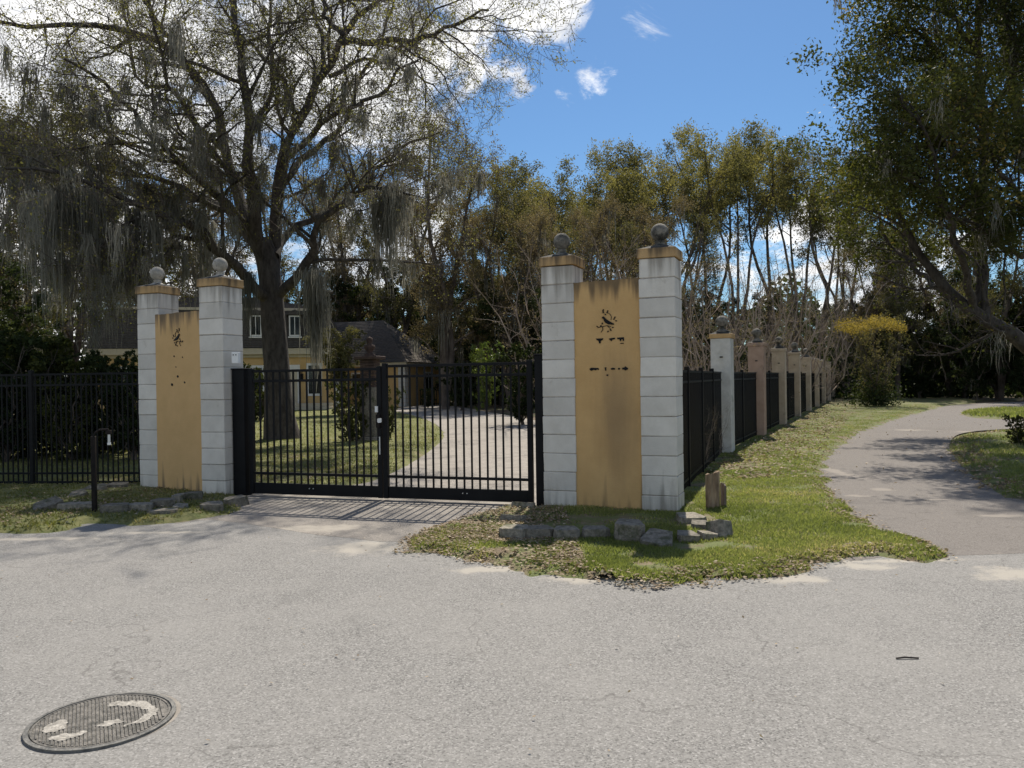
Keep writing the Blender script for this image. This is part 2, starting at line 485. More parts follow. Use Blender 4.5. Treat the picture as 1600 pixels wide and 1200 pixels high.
def newmesh(name, V, faces, mats=(), mi=None, tint=None, smooth=False):
    """faces: list of integer arrays, each (n, 3) or (n, 4)"""
    me = bpy.data.meshes.new(name)
    V = np.asarray(V, dtype=np.float32)
    me.vertices.add(len(V))
    me.vertices.foreach_set('co', V.ravel())
    loops = np.concatenate([np.asarray(f).ravel() for f in faces]).astype(np.int32)
    tot = np.concatenate([np.full(len(f), np.asarray(f).shape[1], dtype=np.int32) for f in faces])
    me.loops.add(len(loops))
    me.loops.foreach_set('vertex_index', loops)
    me.polygons.add(len(tot))
    st = np.zeros(len(tot), dtype=np.int32)
    st[1:] = np.cumsum(tot)[:-1]
    me.polygons.foreach_set('loop_start', st)
    me.polygons.foreach_set('loop_total', tot)
    for m in mats:
        me.materials.append(m)
    if mi is not None:
        me.polygons.foreach_set('material_index', np.asarray(mi, dtype=np.int32))
    if smooth:
        me.polygons.foreach_set('use_smooth', np.ones(len(tot), dtype=bool))
    me.update(calc_edges=True)
    if tint is not None:
        at = me.attributes.new('tint', 'FLOAT', 'FACE')
        at.data.foreach_set('value', np.asarray(tint, dtype=np.float32))
    return me


def link(name, me, parent=None, loc=None, rz=None):
    o = bpy.data.objects.new(name, me)
    COL.objects.link(o)
    if parent:
        o.parent = parent
    if loc is not None:
        o.location = loc
    if rz is not None:
        o.rotation_euler = (0, 0, rz)
    return o


def tag(o, label=None, cat=None, group=None, kind=None):
    if label: o['label'] = label
    if cat: o['category'] = cat
    if group: o['group'] = group
    if kind: o['kind'] = kind
    return o


def thing(name, label, cat, loc=(0, 0, 0), rz=0, group=None):
    return tag(link(name, None, None, loc, rz), label, cat, group)


def copy_tree(o, parent=None):
    c = o.copy()
    COL.objects.link(c)
    c.parent = parent
    for ch in list(o.children):
        copy_tree(ch, c)
    return c


class MB:
    """collects boxes, prisms and tubes in one bmesh"""
    def __init__(s):
        s.bm = bmesh.new()

    def box(s, x0, x1, y0, y1, z0, z1, bev=0, rot=None, jit=0, rng=None):
        r = bmesh.ops.create_cube(s.bm, size=1)
        vs = r['verts']
        for v in vs:
            v.co = Vector(((x0 + x1) / 2 + v.co.x * (x1 - x0), (y0 + y1) / 2 + v.co.y * (y1 - y0), (z0 + z1) / 2 + v.co.z * (z1 - z0)))
            if jit:
                v.co += Vector([rng.uniform(-jit, jit) for _ in range(3)])
        if bev:
            es = {e for v in vs for e in v.link_edges}
            bmesh.ops.bevel(s.bm, geom=list(es), offset=bev, segments=1, affect='EDGES')
        return s

    def prism(s, pts, z0, z1, top=None, axis='z'):
        n = len(pts)
        top = top or pts
        f = (lambda p, z: Vector((p[0], p[1], z))) if axis == 'z' else (lambda p, z: Vector((p[0], z, p[1])))
        a_ = [s.bm.verts.new(f(p, z0)) for p in pts]
        b_ = [s.bm.verts.new(f(p, z1)) for p in top]
        for i in range(n):
            j = (i + 1) % n
            s.bm.faces.new((a_[i], a_[j], b_[j], b_[i]))
        if n > 4:
            for ring, flip in ((a_, True), (b_, False)):
                tris = tessellate_polygon([[v.co for v in ring]])
                for t3 in tris:
                    try:
                        s.bm.faces.new([ring[k] for k in t3])
                    except ValueError:
                        pass
        else:
            s.bm.faces.new(a_[::-1])
            s.bm.faces.new(b_)
        return s

    def lathe(s, prof, n=24, cx=0, cy=0):
        rings = []
        for (r, z) in prof:
            if r < 1e-5:
                rings.append([s.bm.verts.new((cx, cy, z))])
            else:
                rings.append([s.bm.verts.new((cx + r * math.cos(2 * PI * k / n), cy + r * math.sin(2 * PI * k / n), z)) for k in range(n)])
        for A, B in zip(rings, rings[1:]):
            for k in range(n):
                a0, a1 = A[k % len(A)], A[(k + 1) % len(A)]
                b0, b1 = B[k % len(B)], B[(k + 1) % len(B)]
                vs = []
                for v in (a0, a1, b1, b0):
                    if v not in vs: vs.append(v)
                if len(vs) > 2:
                    s.bm.faces.new(vs)
        return s

    def tube(s, pts, r, n=8, r2=None):
        pts = [Vector(p) for p in pts]
        rings = []
        for i, p in enumerate(pts):
            t = (pts[min(i + 1, len(pts) - 1)] - pts[max(i - 1, 0)]).normalized()
            u = t.cross(Vector((0, 0, 1)))
            if u.length < .1: u = Vector((1, 0, 0))
            u.normalize()
            v = t.cross(u)
            rr = r if r2 is None else r + (r2 - r) * i / (len(pts) - 1)
            rings.append([s.bm.verts.new(p + (u * math.cos(2 * PI * k / n) + v * math.sin(2 * PI * k / n)) * rr) for k in range(n)])
        for A, B in zip(rings, rings[1:]):
            for k in range(n):
                s.bm.faces.new((A[k], A[(k + 1) % n], B[(k + 1) % n], B[k]))
        s.bm.faces.new(rings[0][::-1])
        s.bm.faces.new(rings[-1])
        return s

    def quad(s, *ps):
        s.bm.faces.new([s.bm.verts.new(p) for p in ps])
        return s

    def mesh(s, name, mat, smooth=False):
        bmesh.ops.recalc_face_normals(s.bm, faces=s.bm.faces)
        me = bpy.data.meshes.new(name)
        s.bm.to_mesh(me)
        s.bm.free()
        me.materials.append(mat)
        if smooth:
            me.polygons.foreach_set('use_smooth', np.ones(len(me.polygons), dtype=bool))
        return me

    def build(s, name, mat, parent=None, loc=None, rz=None, smooth=False):
        return link(name, s.mesh(name, mat, smooth), parent, loc, rz)


# ------------------------------------------------------------------ ground shapes
def catmull(pts, per=6, closed=True):
    P_ = [np.array(p[:2], float) for p in pts]
    n = len(P_)
    out = []
    for i in range(n if closed else n - 1):
        g = lambda k: P_[k % n] if closed else P_[min(max(k, 0), n - 1)]
        p0, p1, p2, p3 = g(i - 1), g(i), g(i + 1), g(i + 2)
        for k in range(per):
            t = k / per
            out.append(.5 * ((2 * p1) + (-p0 + p2) * t + (2 * p0 - 5 * p1 + 4 * p2 - p3) * t * t + (-p0 + 3 * p1 - 3 * p2 + p3) * t ** 3))
    return np.array(out)


def signed(poly, X, Y):
    """distance to the outline, positive inside"""
    x1, y1 = poly[:, 0], poly[:, 1]
    x2, y2 = np.roll(x1, -1), np.roll(y1, -1)
    best = np.full(X.shape, 1e9)
    inside = np.zeros(X.shape, bool)
    for a0, b0, a1, b1 in zip(x1, y1, x2, y2):
        dx, dy = a1 - a0, b1 - b0
        l2 = dx * dx + dy * dy + 1e-9
        t = np.clip(((X - a0) * dx + (Y - b0) * dy) / l2, 0, 1)
        best = np.minimum(best, (X - a0 - t * dx) ** 2 + (Y - b0 - t * dy) ** 2)
        c = ((b0 > Y) != (b1 > Y)) & (X < (a1 - a0) * (Y - b0) / ((b1 - b0) if abs(b1 - b0) > 1e-9 else 1e-9) + a0)
        inside ^= c
    return np.where(inside, 1, -1) * np.sqrt(best)


def vnoise(X, Y, s, seed=0):
    """cheap smooth noise, about -1..1"""
    r = np.random.RandomState(seed)
    o = np.zeros_like(X)
    for k in range(7):
        th = r.uniform(0, 2 * PI); f = s * r.uniform(.6, 2.4)
        o += np.sin((X * math.cos(th) + Y * math.sin(th)) * f + r.uniform(0, 6) + 1.3 * np.sin((Y * math.cos(th) - X * math.sin(th)) * f * .7 + r.uniform(0, 6)))
    return o / 4.0


def heightfield(name, poly, mat, xs, ys, rise=.05, slope=.3, rough=.012, edge=.10, base=-.03):
    X, Y = np.meshgrid(xs, ys)
    sdm = signed(poly, X, Y) + edge * vnoise(X, Y, 3.5, 3) + edge * .6 * vnoise(X, Y, 11, 4)
    Z = np.clip(sdm * slope, base, rise) + rough * vnoise(X, Y, 7, 5) * (sdm > 0)
    ny, nx = X.shape
    V = np.stack([X.ravel(), Y.ravel(), Z.ravel()], 1)
    i = np.arange(ny * nx).reshape(ny, nx)
    Fq = np.stack([i[:-1, :-1].ravel(), i[:-1, 1:].ravel(), i[1:, 1:].ravel(), i[1:, :-1].ravel()], 1)
    keep = (sdm.ravel()[Fq] > -.35).any(1)
    Fq = Fq[keep]
    used = np.unique(Fq)
    mp_ = np.zeros(len(V), int); mp_[used] = np.arange(len(used))
    o = link(name, newmesh(name, V[used], [mp_[Fq]], [mat], smooth=True))
    return tag(o, kind='structure')


def hz(poly, x, y, rise=.05, slope=.3, rough=.012, edge=.10, base=-.03):
    sdm = signed(poly, x, y) + edge * vnoise(x, y, 3.5, 3) + edge * .6 * vnoise(x, y, 11, 4)
    return sdm, np.clip(sdm * slope, base, rise) + rough * vnoise(x, y, 7, 5) * (sdm > 0)


def sheet(name, poly, z, mat, kind='structure', parent=None):
    pts = [Vector((p[0], p[1], z)) for p in poly]
    tris = tessellate_polygon([pts])
    me = bpy.data.meshes.new(name)
    me.from_pydata([tuple(p) for p in pts], [], [tuple(t) for t in tris])
    me.materials.append(mat)
    me.update()
    bm = bmesh.new(); bm.from_mesh(me)
    for f in bm.faces:
        f.normal_update()
        if f.normal.z < 0: f.normal_flip()
    bm.to_mesh(me); bm.free()
    o = link(name, me, parent)
    if kind: tag(o, kind=kind)
    return o


def gpoly(pix, per=6, wob=0.0, seed=1):
    pts = [G(*p) if not isinstance(p, Vector) else p for p in pix]
    c = catmull(pts, per)
    if wob:
        c[:, 0] += wob * vnoise(c[:, 0], c[:, 1], 6, seed)
        c[:, 1] += wob * vnoise(c[:, 0], c[:, 1], 6, seed + 1)
    return c


# forest floor to the horizon
sheet('ground', [(-700, -60), (700, -60), (700, 1200), (-700, 1200)], -.05, M['forest'])
# road in front
RXY = [(-60, -40), (60, -40), (60, 6.0), (30, 6.3), (12, 6.9), (7.5, 7.6), (5, 9.2), (0.8, 10.4), (-4.2, 11.6), (-5.5, 10.6), (-60, 9.5)]
sheet('road', RXY, 0, M['asphalt'])

drive = gpoly([(372, 772), (470, 766), (560, 757), (600, 745), (640, 725), (675, 702), (693, 682), (682, 664), (650, 651), (618, 642),
               (640, 634), (700, 634), (770, 645), (850, 660), (960, 690), (960, 750), (880, 778), (820, 796), (600, 790), (400, 784)], 5)
sheet('driveway', drive, .005, M['concrete'])

apron = gpoly([(330, 796), (372, 778), (600, 786), (830, 790), (800, 806), (740, 812), (690, 828), (620, 846), (520, 838), (430, 826), (330, 812), (270, 818)], 4, .03)
sheet('apron', apron, .0015, M['apron'])

pathp = gpoly([(1320, 874), (1400, 868), (1500, 868), (1640, 862), (1760, 850), (1760, 800), (1600, 782), (1545, 760), (1510, 735), (1490, 712), (1484, 694), (1500, 678), (1560, 671),
               (1680, 668), (1680, 655), (1560, 655), (1512, 651), (1508, 643), (1560, 637), (1700, 633), (1700, 625), (1520, 631), (1450, 639), (1395, 650), (1345, 668), (1300, 690), (1260, 730), (1270, 780), (1340, 830)], 5)
sheet('path', pathp, .0015, M['path'])

verge = gpoly([(815, 792), (770, 800), (712, 815), (668, 830), (640, 846), (640, 860), (700, 871), (770, 881), (830, 893), (890, 905), (960, 914), (1040, 915), (1120, 911),
               (1180, 903), (1240, 892), (1300, 881), (1380, 870), (1440, 874), (1490, 869), (1455, 853), (1400, 836), (1350, 812), (1312, 782),
               (1290, 752), (1288, 730), (1308, 702), (1348, 674), (1400, 655), (1440, 644), (1480, 632), (1500, 622), (1330, 616), (1280, 622), (1200, 655), (1120, 690), (1060, 745), (960, 780), (880, 788)], 5)
YS = np.concatenate([np.arange(6.3, 13, .07), np.arange(13, 22, .2), np.arange(22, 90, .8)])
heightfield('verge', verge, M['dirt'], np.arange(-2.2, 34, .09), YS)
island = gpoly([(1600, 783), (1550, 763), (1512, 735), (1492, 712), (1487, 695), (1505, 681), (1560, 675), (1680, 672), (1900, 672), (1900, 800), (1700, 795)], 5)
heightfield('island', island, M['dirt'], np.arange(6, 26, .14), np.arange(9, 26, .14))
island2 = gpoly([(1516, 650), (1506, 645), (1540, 640), (1600, 638), (1800, 634), (1800, 652), (1600, 655)], 5)
heightfield('grass_plot', island2, M['dirt'], np.arange(12, 50, .35), np.arange(24, 60, .35))
lawn = gpoly([(-120, 838), (0, 832), (60, 833), (112, 827), (140, 818), (200, 822), (285, 815), (335, 806), (372, 796), (378, 778), (384, 771), (470, 765), (560, 756), (600, 744), (640, 724), (675, 701),
              (692, 682), (682, 665), (650, 652), (615, 643), (560, 639), (430, 643), (250, 648), (-150, 650), (-350, 700), (-400, 820)], 5)
heightfield('lawn', lawn, M['lawn_soil'], np.arange(-22, 0.5, .12), np.concatenate([np.arange(8, 14, .09), np.arange(14, 60, .35)]))

RN = np.random.RandomState(11)


def scatter(poly, n, dref, pw, thr, seed, smin=.02, ymax=60, xr=None):
    """points on the ground inside poly; thinner with distance, broken up by noise"""
    r = np.random.RandomState(seed)
    x0, y0 = poly.min(0); x1, y1 = poly.max(0)
    y1 = min(y1, ymax)
    out = []
    cnt = 0
    while cnt < n:
        k = 60000
        u = r.rand(k)
        # draw y with density ~ y^-pw
        if abs(pw - 1) < 1e-6: y = y0 * (y1 / y0) ** u
        else:
            q = 1 - pw
            y = (y0 ** q + u * (y1 ** q - y0 ** q)) ** (1 / q)
        x = r.uniform(x0, x1, k)
        m = np.abs(x / y) < .80
        x, y = x[m], y[m]
        s_, z = hz(poly, x, y)
        m = (s_ > smin) & (z > .004) & ((vnoise(x, y, 2.2, 21) + .6 * vnoise(x, y, 6, 22) + r.uniform(-.5, .5, len(x))) > thr(x, y, s_))
        out.append(np.stack([x[m], y[m], z[m], s_[m]], 1)); cnt += m.sum()
        if len(out) > 60: break
    return np.concatenate(out)[:n]


def blades(name, pts, hmin, hmax, w, mat, seed, label, cat='grass', lean=1.3):
    r = np.random.RandomState(seed)
    n = len(pts)
    h = r.uniform(hmin, hmax, n); th = r.uniform(0, 2 * PI, n); ww = w * r.uniform(.7, 1.4, n)
    ph = r.uniform(0, 2 * PI, n); ln = h * lean * r.rand(n)
    b = pts[:, :3].copy(); b[:, 2] -= .006
    d = np.stack([np.cos(th), np.sin(th), 0 * th], 1) * ww[:, None] / 2
    tip = b + np.stack([np.cos(ph) * ln, np.sin(ph) * ln, h], 1)
    V = np.empty((n, 3, 3)); V[:, 0] = b - d; V[:, 1] = b + d; V[:, 2] = tip
    t = np.clip(.47 + .30 * vnoise(pts[:, 0], pts[:, 1], 1.6, 31) + .18 * vnoise(pts[:, 0], pts[:, 1], 5, 33) + r.normal(0, .18, n), 0, 1)
    o = link(name, newmesh(name, V.reshape(-1, 3), [np.arange(n * 3).reshape(-1, 3)], [mat], tint=t))
    return tag(o, label, cat, kind='stuff')


g1 = scatter(verge, 170000, 8, 2.2, lambda x, y, s: -.55 + 1.0 * np.exp(-np.maximum(s, 0) / .14) + .8 * ((x < 1.2) & (y < 9.5)) * (1 - np.clip((x + 1) / 2.2, 0, 1)) + .75 * ((x > -.2) & (x < 2.2) & (y > 7.6 + .1 * x) & (y < 10)) , 1, ymax=40)
blades('verge_grass', g1, .012, .042, .013, M['grass'], 2, 'bright green grass of the verge between right gate wall, fence and curving path')
g2 = scatter(island, 22000, 10, 2.0, lambda x, y, s: -.5 + .8 * np.exp(-np.maximum(s, 0) / .3), 3)
blades('island_grass', g2, .03, .08, .016, M['grass'], 4, 'shaded green grass right of the curving path')
g3 = scatter(island2, 9000, 30, 1.0, lambda x, y, s: -2 + 0 * x, 5)
blades('plot_grass', g3, .06, .12, .05, M['grass'], 6, 'small sunlit grass plot beyond the bend of the path')
g4 = scatter(lawn, 110000, 10, 1.6, lambda x, y, s: -.6 + .8 * np.exp(-np.maximum(s, 0) / .15), 7, ymax=44)
blades('lawn_grass', g4, .018, .055, .018, M['grass_dry'], 8, 'lawn grass beneath the big tree and along the left fence')


def quads(C, size, r, flat=0.0, aspect=.55):
    """diamond-shaped leaves round the centres C"""
    n = len(C)
    a_ = r.normal(size=(n, 3)); a_[:, 2] *= (1 - flat)
    a_ /= np.linalg.norm(a_, axis=1)[:, None] + 1e-9
    b_ = r.normal(size=(n, 3)); b_[:, 2] *= (1 - flat)
    b_ -= (b_ * a_).sum(1)[:, None] * a_
    b_ /= np.linalg.norm(b_, axis=1)[:, None] + 1e-9
    s = size * r.uniform(.6, 1.3, n)[:, None]
    V = np.empty((n, 4, 3))
    V[:, 0] = C - a_ * s * .5; V[:, 2] = C + a_ * s * .5
    V[:, 1] = C + b_ * s * aspect * .5 + a_ * s * .05; V[:, 3] = C - b_ * s * aspect * .5 + a_ * s * .05
    return V.reshape(-1, 3)


def litter(name, pts, size, seed, label, zadd=.012):
    r = np.random.RandomState(seed)
    C = pts[:, :3].copy(); C[:, 2] += zadd + r.uniform(0, .012, len(C))
    V = quads(C, size, r, .85)
    t = r.beta(1.6, 1.8, len(C))
    o = link(name, newmesh(name, V, [np.arange(len(C) * 4).reshape(-1, 4)], [M['litter']], tint=t))
    return tag(o, label, 'leaf litter', kind='stuff')


# fallen leaves: along the verge edge, along the fence, on the road and the path
def edge_pts(poly, n, lo, hi, seed, cond=None, ymax=40, pw=2.0):
    r = np.random.RandomState(seed)
    x0, y0 = poly.min(0) - .4; x1, y1 = poly.max(0); y1 = min(y1, ymax)
    out = []; cnt = 0
    for _ in range(60):
        k = 60000
        q = 1 - pw; y = (y0 ** q + r.rand(k) * (y1 ** q - y0 ** q)) ** (1 / q)
        x = r.uniform(x0, x1, k)
        m = np.abs(x / y) < .78
        x, y = x[m], y[m]
        s_, z = hz(poly, x, y)
        w = np.interp(s_, [lo, (lo + hi) * .35, hi], [0, 1, 0])
        m = (r.rand(len(x)) < w) & (vnoise(x, y, 3, 40) > r.uniform(-1.2, .9, len(x)))
        if cond is not None: m &= cond(x, y)
        out.append(np.stack([x[m], y[m], np.maximum(z[m], .004)], 1)); cnt += m.sum()
        if cnt > n: break
    return np.concatenate(out)[:n]


litter('verge_leaves', edge_pts(verge, 4200, -.12, .30, 50), .038, 51, 'dry fallen leaves along the edge of the right verge')
litter('corner_leaves', edge_pts(verge, 5500, -.1, 1.9, 52, lambda x, y: (x < .6) & (y < 9.6)), .038, 53, 'brown fallen leaves on the verge corner in front of the right gate wall')
fl = edge_pts(verge, 5500, .05, 3.5, 54, lambda x, y: (y > 12) & (x > -3.04 + .465 * y) & (x < -3.04 + .465 * y + 1.9) , ymax=60, pw=1.2)
litter('fence_leaves', fl, .075, 55, 'pale fallen leaves scattered along the foot of the pier fence')
r_ = np.random.RandomState(57)
pp = np.stack([r_.uniform(-6, 7, 260), r_.uniform(2.6, 9, 260), np.full(260, .004)], 1)
litter('road_leaves', pp, .022, 58, 'few tiny leaf crumbs lying on the grey road', .004)
pp = np.stack([r_.uniform(4.8, 18, 900), r_.uniform(8, 30, 900)], 1)
pp = pp[signed(pathp, pp[:, 0], pp[:, 1]) > 0]
litter('path_leaves', np.column_stack([pp, np.full(len(pp), .008)]), .045, 59, 'leaves scattered over the curving path', .004)
litter('island_leaves', edge_pts(island, 2500, -.2, .7, 60), .06, 61, 'fallen leaves on the grass edge right of the path')
litter('lawn_leaves', edge_pts(lawn, 3500, -.1, 3.5, 62, lambda x, y: y < 16), .045, 63, 'fallen leaves by the stones and fence at the left gate wall')

# ------------------------------------------------------------------ gate walls
BH, BG = .2300, .007         # block course height, joint
WB = .42
rb = random.Random(5)
block_meshes = []
for k in range(6):
    mb = MB(); mb.box(-WB / 2, WB / 2, -WB / 2, WB / 2, 0, BH - BG, .007, jit=.0035, rng=rb)
    me = mb.mesh('block', M['block']); block_meshes.append(me)
core_me = MB().box(-WB / 2 + .009, WB / 2 - .009, -WB / 2 + .009, WB / 2 - .009, 0, 13 * BH - .02).mesh('core', M['mortar'])


def finial_mesh(mat, R=.106):
    mb = MB()
    prof = [(.15, 0), (.15, .02), (.10, .035), (.065, .055), (.05, .075), (.07, .088), (.055, .10)]
    zc = .10 + R * .93
    for k in range(1, 13):
        a_ = -PI / 2 + PI * k / 12
        if k == 12: prof.append((0, zc + R))
        else: prof.append((R * math.cos(a_), zc + R * math.sin(a_)))
    prof[6] = (.05, .098)
    mb.lathe(prof, 24)
    return mb.mesh('ball_finial', mat, True)


FIN, FINP = finial_mesh(M['finial']), finial_mesh(M['finial_pale'])


def gate_pillar(parent, x, y, rz, pale=False, lean=0):
    """thirteen painted block courses, an ochre cap, a dark weathered top and a stone ball"""
    grp = [link('core', core_me, parent, (x, y, .0), rz)]
    for k in range(13):
        b = link('block', rb.choice(block_meshes), parent, (x + rb.uniform(-.002, .002), y + rb.uniform(-.002, .002), k * BH), rz + rb.choice([0, PI / 2, PI]) + rb.uniform(-.004, .004))
    h = WB / 2 + .018
    z = 13 * BH
    mb = MB(); mb.box(-h, h, -h, h, 0, .112, .006, jit=.003, rng=rb)
    cap = mb.build('cap', M['cap'], parent, (x, y, z), rz)
    hh = h - .01
    q = [(-hh, -hh), (hh, -hh), (hh, hh), (-hh, hh)]
    t = [(p[0] * .35, p[1] * .35) for p in q]
    MB().prism(q, .1125, .165, t).build('weathered_top', M['lead'], cap)
    link('ball_finial', FINP if pale else FIN, cap, (0, 0, .125))


def motif(parent, flip, x, y, z, s):
    """black iron bird on a leafy branch, fixed to the panel; drawn in the local XZ plane"""
    f = -1 if flip else 1
    bird = [(-.42, .42), (-.34, .50), (-.24, .47), (-.14, .33), (.08, .16), (.30, .02), (.62, -.16), (.60, -.26), (.38, -.22), (.14, -.20), (-.10, -.08), (-.24, .08), (-.30, .28), (-.46, .36)]
    def pr(name, pts, t0=.012):
        pts = [(p[0] * s * f, p[1] * s) for p in pts]
        mb = MB(); mb.prism(pts, -t0, .0, axis='y')
        return mb.build(name, M['black_metal'], m0)
    m0 = MB().prism([(p[0] * s * f, p[1] * s) for p in bird], -.014, 0, axis='y').build('bird_ornament', M['black_metal'], parent, (x, y, z))
    def strip(pts, w=.022):
        mb = MB()
        for p, q in zip(pts, pts[1:]):
            p, q = Vector(p), Vector(q)
            d = (q - p).normalized(); nn = Vector((-d.y, d.x)) * w
            mb.prism([tuple((p + nn) * s * 1)[:2], tuple((q + nn) * s)[:2], tuple((q - nn) * s)[:2], tuple((p - nn) * s)[:2]] if f == 1 else
                     [(-(p + nn).x * s, (p + nn).y * s), (-(q + nn).x * s, (q + nn).y * s), (-(q - nn).x * s, (q - nn).y * s), (-(p - nn).x * s, (p - nn).y * s)], -.008, 0, axis='y')
        return mb.build('branch', M['black_metal'], m0)
    strip([(-.85, -.45), (-.4, -.36), (0, -.30), (.30, -.38), (.36, -.42)])
    strip([(-.4, -.36), (-.38, -.62), (-.55, -.85)])
    strip([(0, -.30), (.28, -.55), (.26, -.72)])
    strip([(.36, .16), (.40, .45), (.28, .66), (.02, .85)], .018)
    for (lx, lz, an) in [(-.80, -.40, 2.5), (-.62, -.38, .9), (-.45, -.20, 1.3), (.30, -.60, -1.2), (.14, -.72, -2.2), (.42, -.5, .3), (.55, .18, .6), (.72, .10, -.3),
                         (.02, .85, 1.0), (.12, .75, 2.6), (-.28, .86, 2.2), (-.42, .80, .2), (-.20, .74, -.9), (-.36, .95, 1.2), (.66, .28, 1.1)]:
        c, sn = math.cos(an), math.sin(an)
        lp = [(0, 0), (.10, .06), (.20, 0), (.10, -.06)]
        pr('ornament_leaf', [(lx + c * u - sn * v, lz + sn * u + c * v) for u, v in lp], .010)
    return m0


def gate_wall(label, pa, pb, za, zt, panel_mat, pale, rzp, front, marks):
    """wall thing standing midway; pa, pb the pillar centres"""
    mid = (pa + pb) / 2
    ang = math.atan2(pb.y - pa.y, pb.x - pa.x)
    t = thing('gate_wall', label, 'gate wall', (mid.x, mid.y, 0), ang)
    Ln = (pb - pa).length
    rp = rzp - ang
    gate_pillar(t, -Ln / 2, 0, rp, pale)
    gate_pillar(t, Ln / 2, 0, rp, pale)
    x0, x1 = -Ln / 2 + WB / 2 - .02, Ln / 2 - WB / 2 + .02
    yf = -WB / 2 + front
    mb = MB()
    # slightly uneven top outline
    top = [(x0, zt)]
    k = 14
    for i in range(k + 1):
        top.append((x0 + (x1 - x0) * (i + .5) / (k + 1.5), zt + rb.uniform(-.005, .006)))
    top.append((x1, zt + .01))
    mb.prism([(x0, 0), (x1, 0)] + top[::-1], yf, yf + .26, axis='y')
    mb.build('stucco_panel', panel_mat, t)
    return t, yf, Ln


pRa, pRb = P(881, 600, 9.93), P(1034, 600, 9.40)
pRa.z = pRb.z = 0
midR = (pRa + pRb) / 2
M['panelR'] = stained('panelR', (.55, .345, .145), (.61, .39, .17), 2.78, (.11, .08, .05), run=.42,
                      spot=((midR.x + .04, midR.y - .2, 1.15), (.30, 3, 1.0)))
M['panelL'] = stained('panelL', (.57, .365, .16), (.63, .405, .185), 2.72, (.10, .08, .06), run=.55)
wR, yfR, LnR = gate_wall('ochre gate wall right of the gate, between two white block pillars, bird ornament and broken lettering', pRa, pRb, 0, 2.77, M['panelR'], False, math.radians(-22), .03, 0)
# a slightly lower dark-edged strip and a proud right strip, as in the stucco
motif(wR, False, .015, yfR, 2.27, .140)


def blob(parent, x, z, pts, y, s=.01):
    x += .055 if parent == wR else 0
    MB().prism([(x + p[0] * s * 1.05, z + p[1] * s * 1.15) for p in pts], y - .008, y, axis='y').build('letter_remnant', M['black_metal'], parent)


# surviving tops of two lines of letters
zr = 2.055
blob(wR, -.135, zr, [(-4.5, 2), (4.5, 2), (3.5, .3), (1.4, -.5), (1.0, -3), (-.8, -3.2), (-1.2, -.6), (-3.4, .5)], yfR)
blob(wR, .02, zr, [(-3.8, 1.5), (-1, 2), (3.4, 2.2), (3.6, .8), (.6, .2), (-.8, -1.4), (-2.8, .2)], yfR)
blob(wR, .125, zr, [(-4, 2.2), (4, 2.4), (4, -1.0), (2.9, -1.8), (2.4, .4), (1, .3), (.4, -1.8), (-.8, -.9), (-1.4, .6), (-3.4, .3)], yfR)
blob(wR, .145, zr - .045, [(-2.2, .4), (1.8, .5), (1.8, -.3), (-2, -.4)], yfR)
zr = 1.71
blob(wR, -.205, zr, [(-6.2, .6), (-3.5, 1.7), (1, 1.4), (4.8, 1.2), (5.0, -.9), (3.2, -.2), (1.2, -1.2), (-1.2, -.5), (-3.4, -1.6), (-5.2, -1)], yfR)
blob(wR, -.065, zr, [(-1, 1.8), (1, 1.6), (.3, 0), (1.2, -1.3), (-.4, -1.8), (-.9, 0)], yfR)
blob(wR, .025, zr, [(-2.6, .4), (0, 1.2), (2.6, .6), (2.2, -.8), (-2, -.9)], yfR)
blob(wR, .10, zr, [(-1, .8), (1.2, .8), (1.1, -.9), (-.9, -.8)], yfR)
blob(wR, .175, zr, [(-3.2, 1), (-.6, 1.3), (.3, 2.4), (3.6, .4), (3.4, -.8), (.2, -1.9), (-1, -.9), (-3.2, -1)], yfR)
blob(wR, -.045, zr - .075, [(-.9, .8), (.8, .9), (1, -.8), (-.8, -.8)], yfR)

pLa, pLb = P(249, 600, 12.25), P(347, 600, 11.45)
pLa.z = pLb.z = 0
wL, yfL, LnL = gate_wall('narrow ochre gate wall left of the gate, between two white block pillars with pale balls', pLa, pLb, 0, 2.66, M['panelL'], True, math.radians(-21), .03, 0)
motif(wL, True, -.01, yfL, 2.28, .135)
for (x, z, s) in [(-.10, 2.02, .6), (.10, 2.0, .5), (-.02, 1.72, .9), (-.16, 1.60, 1.1), (.14, 1.63, .7), (-.06, 1.86, .4)]:
    blob(wL, x, z, [(-1.6, .2), (-.6, 1.4), (.8, .9), (1.7, -.3), (.3, -1.5), (-1, -1)], yfL, .012 * s)

# ------------------------------------------------------------------ the gate
gA = P(379, 600, 11.35); gB = P(842, 600, 10.02)
gA.z = gB.z = 0
gdir = (gB - gA).normalized()
gang = math.atan2(gdir.y, gdir.x)


def post(label, c, w, dz, h, rz):
    t = thing('gate_post', label, 'gate post', (c.x, c.y, 0), rz, 'gate posts')
    MB().box(-w / 2, w / 2, -dz / 2, dz / 2, 0, h, .004).build('shaft', M['black_metal'], t)
    MB().box(-w / 2 - .012, w / 2 + .012, -dz / 2 - .012, dz / 2 + .012, h, h + .018, .004).build('post_cap', M['black_metal'], t)
    return t


post('wide black box post at the hinge side by the left gate wall', gA - gdir * .02, .20, .16, 1.80, gang)
pr_ = post('slim black post at the hinge side by the right gate wall', gB + gdir * .03, .135, .135, 1.90, gang)
for z in (.35, .70, 1.05, 1.40, 1.7):
    MB().box(.068, .080, -.012, .012, z, z + .02).build('bolt', M['steel'], pr_)
lenG = (gB - gA).length
LW = (lenG - .225) / 2


